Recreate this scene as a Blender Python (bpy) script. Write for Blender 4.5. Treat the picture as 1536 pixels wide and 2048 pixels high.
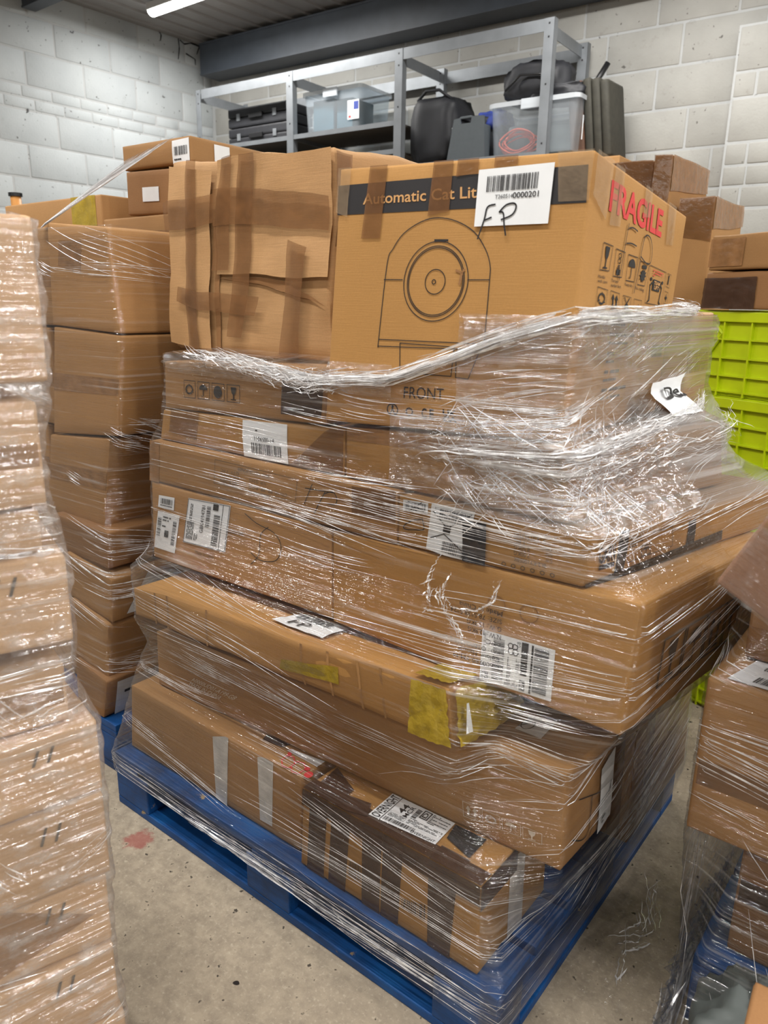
import bpy, bmesh, math, random
import numpy as np
from mathutils import Vector, Matrix, noise

for o in list(bpy.data.objects):
    bpy.data.objects.remove(o)
SC = bpy.context.scene
COL = SC.collection
R = math.radians

# ---------------------------------------------------------------- camera
cd = bpy.data.cameras.new('camera')
cam = bpy.data.objects.new('camera', cd)
COL.objects.link(cam)
cam.matrix_world = Matrix.Translation((0, 0, 1.36)) @ (
    Matrix.Rotation(R(38.1), 4, 'Z') @ Matrix.Rotation(R(90 - 15.8), 4, 'X') @ Matrix.Rotation(R(1.0), 4, 'Z'))
cd.sensor_fit = 'VERTICAL'
cd.sensor_height = 36.0
cd.lens = 1500.0 / 2048.0 * 36.0
cd.clip_start = 0.02
cd.dof.use_dof = True
cd.dof.focus_distance = 1.75
cd.dof.aperture_fstop = 5.6
SC.camera = cam

# ---------------------------------------------------------------- world and exposure
w = bpy.data.worlds.new('world')
SC.world = w
w.use_nodes = True
w.node_tree.nodes['Background'].inputs[0].default_value = (0.80, 0.86, 0.93, 1)
w.node_tree.nodes['Background'].inputs[1].default_value = 0.08
SC.view_settings.view_transform = 'Standard'
SC.view_settings.look = 'None'
SC.view_settings.gamma = 1
SC.view_settings.use_curve_mapping = False
SC.view_settings.exposure = 0.36
SC.cycles.transparent_max_bounces = 16
SC.cycles.max_bounces = 6
LAMP_W = 42.0        # watts of one ceiling batten
# battens: (x of left end, y, z of ceiling) ; each runs 1.5 m along X
BATTENS = [(-5.2, 3.8), (-2.3, 3.8), (0.6, 3.8), (-4.2, 0.6), (-1.5, 0.2), (1.2, 0.4), (-3.2, -2.2), (0.4, -2.2), (2.3, 2.2), (1.5, 1.4), (3.4, 0.2)]  # last two are unseen, added to brighten the right-facing sides
CEIL = 3.40
BAT_COL = (1.0, 0.98, 0.945)

# ---------------------------------------------------------------- small node helpers
def srgb(r, g, b):
    f = lambda c: (c / 255 / 12.92) if c / 255 <= 0.04045 else ((c / 255 + 0.055) / 1.055) ** 2.4
    return (f(r), f(g), f(b), 1.0)

MATS = {}
def new_mat(name):
    m = bpy.data.materials.new(name)
    m.use_nodes = True
    nt = m.node_tree
    nt.nodes.clear()
    out = nt.nodes.new('ShaderNodeOutputMaterial')
    MATS[name] = m
    return m, nt, out

def N(nt, t, **kw):
    n = nt.nodes.new(t)
    for k, v in kw.items():
        if k.startswith('i_'):
            n.inputs[k[2:].replace('_', ' ')].default_value = v
        else:
            setattr(n, k, v)
    return n

def ramp(nt, src, stops):
    n = nt.nodes.new('ShaderNodeValToRGB')
    e = n.color_ramp.elements
    while len(e) < len(stops):
        e.new(0.5)
    for el, (p, c) in zip(e, stops):
        el.position = p
        el.color = c if len(c) == 4 else (*c, 1)
    nt.links.new(src, n.inputs[0])
    return n

def mixc(nt, fac, a, b, mode='MIX'):
    n = nt.nodes.new('ShaderNodeMix')
    n.data_type = 'RGBA'
    n.blend_type = mode
    for sock, val in ((n.inputs[0], fac), (n.inputs[6], a), (n.inputs[7], b)):
        if hasattr(val, 'is_output') or hasattr(val, 'links'):
            nt.links.new(val, sock)
        else:
            sock.default_value = val
    return n.outputs[2]

def coords(nt, scale, kind='Object', rot=(0, 0, 0)):
    tc = nt.nodes.new('ShaderNodeTexCoord')
    mp = nt.nodes.new('ShaderNodeMapping')
    mp.inputs['Scale'].default_value = scale
    mp.inputs['Rotation'].default_value = rot
    nt.links.new(tc.outputs[kind], mp.inputs[0])
    return mp.outputs[0]

def noise_tex(nt, vec, scale, detail=4, rough=0.55):
    n = nt.nodes.new('ShaderNodeTexNoise')
    n.inputs['Scale'].default_value = scale
    n.inputs['Detail'].default_value = detail
    n.inputs['Roughness'].default_value = rough
    nt.links.new(vec, n.inputs['Vector'])
    return n.outputs['Fac']

def bump(nt, h, strength, dist=0.002):
    b = nt.nodes.new('ShaderNodeBump')
    b.inputs['Strength'].default_value = strength
    b.inputs['Distance'].default_value = dist
    nt.links.new(h, b.inputs['Height'])
    return b.outputs[0]

def principled(nt, out, color, rough=0.6, metal=0.0, normal=None, spec=None, alpha=None):
    p = nt.nodes.new('ShaderNodeBsdfPrincipled')
    if hasattr(color, 'links'):
        nt.links.new(color, p.inputs['Base Color'])
    else:
        p.inputs['Base Color'].default_value = color
    if hasattr(rough, 'links'):
        nt.links.new(rough, p.inputs['Roughness'])
    else:
        p.inputs['Roughness'].default_value = rough
    p.inputs['Metallic'].default_value = metal
    if spec is not None:
        p.inputs['Specular IOR Level'].default_value = spec
    if normal is not None:
        nt.links.new(normal, p.inputs['Normal'])
    if alpha is not None:
        p.inputs['Alpha'].default_value = alpha
    nt.links.new(p.outputs[0], out.inputs[0])
    return p

def flat(name, col, rough=0.6, metal=0.0, spec=None, grain=0.06, gscale=40):
    m, nt, out = new_mat(name)
    v = coords(nt, (1, 1, 1))
    f = noise_tex(nt, v, gscale, 3)
    a = tuple(c * (1 - grain) for c in col[:3]) + (1,)
    b = tuple(min(1, c * (1 + grain)) for c in col[:3]) + (1,)
    c = ramp(nt, f, [(0.3, a), (0.7, b)]).outputs[0]
    principled(nt, out, c, rough, metal, spec=spec)
    return m

# ---------------------------------------------------------------- materials
def cardboard(name, base, flute=0.10, mott=0.10, rough=0.72):
    m, nt, out = new_mat(name)
    oi = N(nt, 'ShaderNodeObjectInfo')
    v = coords(nt, (1, 1, 1))
    big = noise_tex(nt, v, 3.5, 4)
    fine = noise_tex(nt, coords(nt, (9, 9, 300)), 2.0, 3)
    fib = noise_tex(nt, coords(nt, (60, 60, 60)), 6.0, 2)
    dk = tuple(c * (1 - mott * 1.6) for c in base[:3]) + (1,)
    lt = tuple(min(1, c * (1 + mott)) for c in base[:3]) + (1,)
    c = ramp(nt, big, [(0.25, dk), (0.75, lt)]).outputs[0]
    c = mixc(nt, ramp(nt, fine, [(0.35, (0, 0, 0)), (0.75, (flute * 3,) * 3)]).outputs[0], c, tuple(x * 0.72 for x in base[:3]) + (1,))
    c = mixc(nt, ramp(nt, fib, [(0.40, (0, 0, 0)), (0.8, (0.25,) * 3)]).outputs[0], c, tuple(min(1, x * 1.35) for x in base[:3]) + (1,))
    hs = N(nt, 'ShaderNodeHueSaturation')
    mr = N(nt, 'ShaderNodeMapRange')
    mr.inputs[3].default_value = 0.86
    mr.inputs[4].default_value = 1.10
    nt.links.new(oi.outputs['Random'], mr.inputs[0])
    nt.links.new(mr.outputs[0], hs.inputs['Value'])
    nt.links.new(c, hs.inputs['Color'])
    n = bump(nt, fine, 0.25, 0.0012)
    principled(nt, out, hs.outputs[0], rough, 0, n, 0.3)
    return m

cardboard('kraft', srgb(164, 123, 78), flute=0.05)
cardboard('kraft_pale', srgb(194, 158, 120), flute=0.03)
cardboard('kraft_smooth', srgb(168, 125, 72), flute=0.02, mott=0.05)
cardboard('kraft_ridged', srgb(190, 148, 102), flute=0.20, mott=0.10)
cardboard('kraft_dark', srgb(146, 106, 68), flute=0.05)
cardboard('kraft_red', srgb(148, 108, 82), flute=0.03)

def tape(name, col, rough=0.18, alpha=1.0, wr=0.5):
    m, nt, out = new_mat(name)
    v = coords(nt, (1, 1, 1))
    f = noise_tex(nt, v, 26, 4)
    c = ramp(nt, f, [(0.3, tuple(x * 0.75 for x in col[:3])), (0.75, tuple(min(1, x * 1.15) for x in col[:3]))]).outputs[0]
    principled(nt, out, c, rough, 0, bump(nt, f, wr, 0.006), 0.6, alpha)
    return m
tape('tape_brown', srgb(128, 88, 54), 0.2, 0.62)
tape('tape_tan', srgb(158, 116, 76), 0.22, 0.85)
tape('tape_dark', srgb(74, 54, 44), 0.25, 0.9)
tape('tape_black', srgb(40, 42, 46), 0.3)
tape('tape_yellow', srgb(176, 150, 48), 0.2, 0.9, 0.9)
tape('tape_clear', srgb(186, 160, 128), 0.10, 0.30, 1.0)
tape('tape_white', srgb(205, 200, 192), 0.3)
flat('paper', srgb(226, 228, 230), 0.55, grain=0.02)
flat('ink', srgb(34, 32, 34), 0.6, grain=0.1)
flat('ink_grey', srgb(78, 66, 56), 0.7)
flat('ink_red', srgb(206, 62, 62), 0.6)
flat('ink_white', srgb(205, 190, 170), 0.7)
flat('ink_kraft', srgb(198, 150, 96), 0.7)
flat('black_print', srgb(38, 36, 38), 0.65)

def film_mat(name, base, streak, ang, fine=1.0, cloud=0.0, fres=0.9):
    """clear stretch film: mostly see-through, glossy, with haze and white highlight streaks painted in"""
    m, nt, out = new_mat(name)
    tc = N(nt, 'ShaderNodeUVMap')
    def st(sc, rot, s, d=3):
        mp = N(nt, 'ShaderNodeMapping')
        mp.inputs['Rotation'].default_value = (0, 0, rot)
        mp.inputs['Scale'].default_value = sc
        nt.links.new(tc.outputs[0], mp.inputs[0])
        return noise_tex(nt, mp.outputs[0], s, d)
    a = st((1.2, 60, 1), ang, 1.0 * fine, 4)
    b = st((1.6, 130, 1), -ang * 1.6, 1.0 * fine, 3)
    g = st((3.0, 5, 1), 0.2, 1.0, 3)
    k = st((22, 34, 1), 0.5, 1.0, 4)
    def math_(op, x, y):
        n = N(nt, 'ShaderNodeMath', operation=op)
        for i, q in enumerate((x, y)):
            if hasattr(q, 'links'):
                nt.links.new(q, n.inputs[i])
            else:
                n.inputs[i].default_value = q
        return n.outputs[0]
    ra = ramp(nt, a, [(0.57, (0, 0, 0)), (0.68, (1, 1, 1))]).outputs[0]
    rb = ramp(nt, b, [(0.59, (0, 0, 0)), (0.70, (1, 1, 1))]).outputs[0]
    rg = ramp(nt, g, [(0.40, (0.05, 0.05, 0.05)), (0.66, (1, 1, 1))]).outputs[0]
    s = math_('MULTIPLY', math_('ADD', ra, math_('MULTIPLY', rb, 0.7)), rg)
    fac = math_('ADD', math_('MULTIPLY', s, streak), base)  # white streaks painted into the film as highlight lines
    if cloud:
        fac = math_('ADD', fac, math_('MULTIPLY', ramp(nt, k, [(0.50, (0, 0, 0)), (0.70, (1, 1, 1))]).outputs[0], cloud))
    lw = N(nt, 'ShaderNodeFresnel')
    lw.inputs[0].default_value = 1.35
    h = math_('ADD', math_('MULTIPLY', a, 1.0), math_('ADD', math_('MULTIPLY', b, 0.45), math_('MULTIPLY', k, 0.35)))
    nb = bump(nt, h, 1.0, 0.012)
    tr = N(nt, 'ShaderNodeBsdfTransparent')
    tr.inputs[0].default_value = (0.97, 0.97, 0.97, 1)
    gl = N(nt, 'ShaderNodeBsdfGlossy')
    gl.inputs['Roughness'].default_value = 0.11
    gl.inputs['Color'].default_value = (0.95, 0.95, 0.96, 1)
    nt.links.new(nb, gl.inputs['Normal'])
    df = N(nt, 'ShaderNodeBsdfDiffuse')
    df.inputs[0].default_value = (0.82, 0.82, 0.82, 1)
    tl = N(nt, 'ShaderNodeBsdfTranslucent')
    tl.inputs[0].default_value = (0.82, 0.82, 0.82, 1)
    m0 = N(nt, 'ShaderNodeMixShader')
    m0.inputs[0].default_value = 0.4
    nt.links.new(df.outputs[0], m0.inputs[1])
    nt.links.new(tl.outputs[0], m0.inputs[2])
    m1 = N(nt, 'ShaderNodeMixShader')
    nt.links.new(fac, m1.inputs[0])
    nt.links.new(tr.outputs[0], m1.inputs[1])
    nt.links.new(m0.outputs[0], m1.inputs[2])
    m2 = N(nt, 'ShaderNodeMixShader')
    nt.links.new(math_('MINIMUM', math_('ADD', math_('MULTIPLY', lw.outputs[0], fres), 0.05 * fres), 0.36), m2.inputs[0])
    nt.links.new(m1.outputs[0], m2.inputs[1])
    nt.links.new(gl.outputs[0], m2.inputs[2])
    nt.links.new(m2.outputs[0], out.inputs[0])
    return m
film_mat('film', 0.006, 0.40, 0.10)
film_mat('film_heavy', 0.10, 0.45, 0.4, 1.0, 0.35, 1.4)  # extra white haze paints in the bright sheen on the foreground stack
film_mat('film_thick', 0.035, 0.55, 0.16, 1.0, 0.16, 1.3)
film_mat('film_dark', 0.005, 0.22, 0.5, 0.8, 0.0, 0.5)
film_mat('film_scrap', 0.004, 0.10, 0.3, 0.8, 0.0, 0.25)

def fold_mat(name, fac, rough):
    m, nt, out = new_mat(name)
    tr = N(nt, 'ShaderNodeBsdfTransparent')
    p = N(nt, 'ShaderNodeBsdfPrincipled')
    p.inputs['Base Color'].default_value = (0.93, 0.93, 0.94, 1)  # near white so the ridges read as bright highlight lines
    p.inputs['Metallic'].default_value = 0.3
    p.inputs['Roughness'].default_value = rough
    v = coords(nt, (1, 1, 1))
    f = noise_tex(nt, v, 30, 3)
    r = ramp(nt, f, [(0.35, (fac * 0.35,) * 3), (0.65, (min(1, fac * 1.25),) * 3)])
    mx = N(nt, 'ShaderNodeMixShader')
    nt.links.new(r.outputs[0], mx.inputs[0])
    nt.links.new(tr.outputs[0], mx.inputs[1])
    nt.links.new(p.outputs[0], mx.inputs[2])
    nt.links.new(mx.outputs[0], out.inputs[0])
    return m
fold_mat('film_fold', 0.80, 0.16)
fold_mat('film_white', 1.3, 0.2)

def blue_wood():
    m, nt, out = new_mat('blue_wood')
    v = coords(nt, (1, 1, 1), 'Object')
    g = noise_tex(nt, coords(nt, (5, 60, 60)), 2.0, 4)
    n = noise_tex(nt, v, 9, 5)
    ch = noise_tex(nt, v, 14, 6, 0.65)
    c = ramp(nt, n, [(0.3, srgb(6, 48, 92)), (0.55, srgb(6, 74, 138)), (0.8, srgb(14, 94, 160))]).outputs[0]
    c = mixc(nt, ramp(nt, g, [(0.5, (0, 0, 0)), (0.8, (0.5,) * 3)]).outputs[0], c, srgb(10, 42, 84))
    c = mixc(nt, ramp(nt, ch, [(0.66, (0, 0, 0)), (0.69, (1, 1, 1))]).outputs[0], c, srgb(160, 140, 110))
    principled(nt, out, c, 0.55, 0, bump(nt, g, 0.4, 0.003))
blue_wood()

def block_paint(name, c0, c1, dirt, dirt_amt):
    m, nt, out = new_mat(name)
    v = coords(nt, (1, 1, 1), 'Object')
    oi = N(nt, 'ShaderNodeObjectInfo')
    geo = N(nt, 'ShaderNodeNewGeometry')
    n = noise_tex(nt, geo.outputs['Position'], 2.2, 5)
    f = noise_tex(nt, geo.outputs['Position'], 75, 4, 0.6)
    d = noise_tex(nt, geo.outputs['Position'], 12, 6, 0.7)
    c = ramp(nt, n, [(0.3, c0), (0.7, c1)]).outputs[0]
    c = mixc(nt, ramp(nt, d, [(0.60, (0, 0, 0)), (0.78, (dirt_amt,) * 3)]).outputs[0], c, dirt)
    sp = noise_tex(nt, geo.outputs['Position'], 38, 2, 0.4)
    c = mixc(nt, ramp(nt, sp, [(0.72, (0, 0, 0)), (0.76, (0.75,) * 3)]).outputs[0], c, srgb(70, 66, 62))
    hs = N(nt, 'ShaderNodeHueSaturation')
    mr = N(nt, 'ShaderNodeMapRange')
    mr.inputs[3].default_value = 0.975
    mr.inputs[4].default_value = 1.02
    nt.links.new(oi.outputs['Random'], mr.inputs[0])
    nt.links.new(mr.outputs[0], hs.inputs['Value'])
    nt.links.new(c, hs.inputs['Color'])
    principled(nt, out, hs.outputs[0], 0.62, 0, bump(nt, f, 0.35, 0.004), 0.3)
block_paint('block_white', srgb(168, 173, 175), srgb(184, 189, 190), srgb(130, 130, 128), 0.30)
block_paint('block_grey', srgb(150, 149, 144), srgb(172, 171, 166), srgb(120, 115, 104), 0.5)
block_paint('mortar_white', srgb(166, 168, 168), srgb(182, 184, 184), srgb(100, 98, 96), 0.5)

def ceiling_mat():
    m, nt, out = new_mat('ceiling_sheet')
    v = coords(nt, (1, 1, 1))
    n = noise_tex(nt, v, 2.0, 4)
    c = ramp(nt, n, [(0.3, srgb(118, 115, 113)), (0.7, srgb(140, 137, 135))]).outputs[0]
    principled(nt, out, c, 0.45, 0)
ceiling_mat()
flat('beam_paint', srgb(58, 64, 72), 0.5, grain=0.18, gscale=6)
flat('shelf_steel', srgb(128, 132, 136), 0.45, 0.5, grain=0.10, gscale=9)
flat('shelf_board', srgb(92, 86, 78), 0.7)
flat('black_fabric', srgb(26, 27, 32), 0.6, grain=0.25, gscale=18)
flat('black_plastic', srgb(22, 22, 24), 0.4)
flat('grey_plastic', srgb(74, 80, 84), 0.45)
flat('brown_fabric', srgb(84, 58, 42), 0.75, grain=0.2, gscale=25)
flat('olive_fabric', srgb(52, 50, 42), 0.75, grain=0.2, gscale=25)
flat('teal_paper', srgb(58, 92, 104), 0.6, grain=0.15, gscale=8)
flat('blue_fabric', srgb(46, 66, 150), 0.6, grain=0.2)
flat('orange_cable', srgb(232, 96, 66), 0.4)
flat('wood_handle', srgb(214, 150, 84), 0.5)
flat('lime_plastic', srgb(186, 204, 10), 0.42, grain=0.08, gscale=12)
flat('orange_sticker', srgb(230, 190, 20), 0.5)
flat('lamp_body', srgb(210, 210, 208), 0.4)
flat('grey_bag', srgb(92, 98, 96), 0.5, grain=0.2, gscale=7)

def clear_plastic(name, fac):
    m, nt, out = new_mat(name)
    tr = N(nt, 'ShaderNodeBsdfTransparent')
    tr.inputs[0].default_value = (0.90, 0.93, 0.95, 1)
    p = N(nt, 'ShaderNodeBsdfPrincipled')
    p.inputs['Base Color'].default_value = (0.72, 0.76, 0.80, 1)
    p.inputs['Roughness'].default_value = 0.25
    mx = N(nt, 'ShaderNodeMixShader')
    mx.inputs[0].default_value = fac
    nt.links.new(tr.outputs[0], mx.inputs[1])
    nt.links.new(p.outputs[0], mx.inputs[2])
    nt.links.new(mx.outputs[0], out.inputs[0])
clear_plastic('tote_clear', 0.13)
clear_plastic('tote_lid', 0.55)

def lamp_mat():
    m, nt, out = new_mat('lamp_diffuser')
    e = N(nt, 'ShaderNodeEmission')
    e.inputs[0].default_value = (*BAT_COL, 1)
    e.inputs[1].default_value = 9.0
    nt.links.new(e.outputs[0], out.inputs[0])
lamp_mat()

def concrete():
    m, nt, out = new_mat('concrete')
    geo = N(nt, 'ShaderNodeNewGeometry')
    P = geo.outputs['Position']
    n1 = noise_tex(nt, P, 1.6, 5)
    n2 = noise_tex(nt, P, 30, 6, 0.7)
    n3 = noise_tex(nt, P, 110, 3, 0.6)
    c = ramp(nt, n1, [(0.3, srgb(150, 137, 119)), (0.7, srgb(174, 161, 141))]).outputs[0]
    c = mixc(nt, ramp(nt, n2, [(0.35, (0.7,) * 3), (0.6, (0, 0, 0))]).outputs[0], c, srgb(126, 115, 101))
    c = mixc(nt, ramp(nt, n3, [(0.55, (0, 0, 0)), (0.75, (0.5,) * 3)]).outputs[0], c, srgb(196, 184, 164))
    sp = noise_tex(nt, P, 60, 2, 0.5)
    c = mixc(nt, ramp(nt, sp, [(0.67, (0, 0, 0)), (0.735, (0.9,) * 3)]).outputs[0], c, srgb(44, 38, 34))
    sp2 = noise_tex(nt, P, 22, 1, 0.5)
    c = mixc(nt, ramp(nt, sp2, [(0.745, (0, 0, 0)), (0.76, (1,) * 3)]).outputs[0], c, srgb(36, 30, 28))
    # dried red paint spot beside the centre pallet
    vs = N(nt, 'ShaderNodeVectorMath', operation='DISTANCE')
    nt.links.new(P, vs.inputs[0])
    vs.inputs[1].default_value = (-1.50, 0.905, 0.0)
    sm = N(nt, 'ShaderNodeMath', operation='ADD')
    nt.links.new(vs.outputs['Value'], sm.inputs[0])
    mm = N(nt, 'ShaderNodeMath', operation='MULTIPLY')
    nt.links.new(n2, mm.inputs[0])
    mm.inputs[1].default_value = 0.09
    nt.links.new(mm.outputs[0], sm.inputs[1])
    c = mixc(nt, ramp(nt, sm.outputs[0], [(0.07, (0.65,) * 3), (0.085, (0, 0, 0))]).outputs[0], c, srgb(150, 70, 66))
    principled(nt, out, c, 0.8, 0, bump(nt, n2, 0.5, 0.004), 0.25)
concrete()

# ---------------------------------------------------------------- mesh helpers
def link(o, parent=None):
    COL.objects.link(o)
    if parent is not None:
        o.parent = parent
    return o

def tag(o, label=None, cat=None, group=None, kind=None):
    if label:
        o['label'] = label
    if cat:
        o['category'] = cat
    if group:
        o['group'] = group
    if kind:
        o['kind'] = kind
    return o

def empty(name, loc, label=None, cat=None, group=None, rz=0.0):
    o = bpy.data.objects.new(name, None)
    o.empty_display_size = 0.05
    link(o)
    o.location = loc
    o.rotation_euler = (0, 0, rz)
    tag(o, label, cat, group)
    return o

class MB:
    def __init__(s):
        s.v, s.f, s.uv = [], [], None
    def quad(s, a, b, c, d):
        i = len(s.v)
        s.v += [tuple(a), tuple(b), tuple(c), tuple(d)]
        s.f.append((i, i + 1, i + 2, i + 3))
    def box(s, c, d, rot=None, taper=1.0):
        i = len(s.v)
        c = Vector(c)
        for z in (-1, 1):
            t = taper if z < 0 else 1.0
            for x, y in ((-1, -1), (1, -1), (1, 1), (-1, 1)):
                p = Vector((x * d[0] / 2 * t, y * d[1] / 2 * t, z * d[2] / 2))
                if rot is not None:
                    p = rot @ p
                s.v.append(tuple(c + p))
        for q in ((3, 2, 1, 0), (4, 5, 6, 7), (0, 1, 5, 4), (1, 2, 6, 5), (2, 3, 7, 6), (3, 0, 4, 7)):
            s.f.append(tuple(i + k for k in q))
        return s
    def bx(s, x0, x1, y0, y1, z0, z1):
        return s.box(((x0 + x1) / 2, (y0 + y1) / 2, (z0 + z1) / 2), (x1 - x0, y1 - y0, z1 - z0))
    def tube(s, pts, r, n=8, cap=True):
        pts = [Vector(p) for p in pts]
        rings = []
        for k, p in enumerate(pts):
            d = (pts[min(k + 1, len(pts) - 1)] - pts[max(k - 1, 0)]).normalized()
            up = Vector((0, 0, 1)) if abs(d.z) < 0.9 else Vector((1, 0, 0))
            a = d.cross(up).normalized()
            b = d.cross(a)
            rr = r[k] if isinstance(r, (list, tuple)) else r
            rings.append(len(s.v))
            for j in range(n):
                t = 2 * math.pi * j / n
                s.v.append(tuple(p + a * math.cos(t) * rr + b * math.sin(t) * rr))
        for k in range(len(pts) - 1):
            for j in range(n):
                j2 = (j + 1) % n
                s.f.append((rings[k] + j, rings[k] + j2, rings[k + 1] + j2, rings[k + 1] + j))
        if cap:
            s.f.append(tuple(rings[0] + j for j in range(n - 1, -1, -1)))
            s.f.append(tuple(rings[-1] + j for j in range(n)))
        return s
    def build(s, name, mat, parent=None, smooth=False, bevel=0.0):
        me = bpy.data.meshes.new(name)
        me.from_pydata(s.v, [], s.f)
        me.update()
        if s.uv is not None:
            uvl = me.uv_layers.new(name='UVMap')
            for l in me.loops:
                uvl.data[l.index].uv = s.uv[l.vertex_index]
        bm = bmesh.new()
        bm.from_mesh(me)
        bmesh.ops.recalc_face_normals(bm, faces=bm.faces)
        if bevel:
            es = [e for e in bm.edges if len(e.link_faces) == 2 and e.calc_face_angle(0) > 0.5]
            bmesh.ops.bevel(bm, geom=es, offset=bevel, segments=2, affect='EDGES', profile=0.6)
        bm.to_mesh(me)
        bm.free()
        if smooth:
            for p in me.polygons:
                p.use_smooth = True
        me.materials.append(MATS[mat])
        o = bpy.data.objects.new(name, me)
        link(o, parent)
        if parent is not None:
            o.matrix_parent_inverse = Matrix.Identity(4)
            o.location = (0, 0, 0)
        return o

def rel(o):
    """vertices were given in world space: move them into the parent's frame"""
    inv = (Matrix.Translation(o.parent.location) @ o.parent.rotation_euler.to_matrix().to_4x4()).inverted() if o.parent.parent is None else None
    if inv is not None:
        o.data.transform(inv)
    return o

# ---------------------------------------------------------------- flat lettering
_txt = {}
def text2d(body, bold=0.0):
    key = (body, bold)
    if key in _txt:
        return _txt[key]
    cu = bpy.data.curves.new('lettering', 'FONT')
    cu.body = body
    cu.resolution_u = 3
    cu.fill_mode = 'FRONT'
    cu.offset = bold
    o = bpy.data.objects.new('lettering', cu)
    COL.objects.link(o)
    dg = bpy.context.evaluated_depsgraph_get()
    me = o.evaluated_get(dg).to_mesh()
    vs = np.array([v.co[:2] for v in me.vertices]) if len(me.vertices) else np.zeros((0, 2))
    fs = [tuple(p.vertices) for p in me.polygons]
    o.evaluated_get(dg).to_mesh_clear()
    bpy.data.objects.remove(o)
    bpy.data.curves.remove(cu)
    if len(vs):
        lo, hi = vs.min(0), vs.max(0)
        vs = (vs - lo) / np.maximum(hi - lo, 1e-6)
    _txt[key] = (vs, fs)
    return _txt[key]

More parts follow.
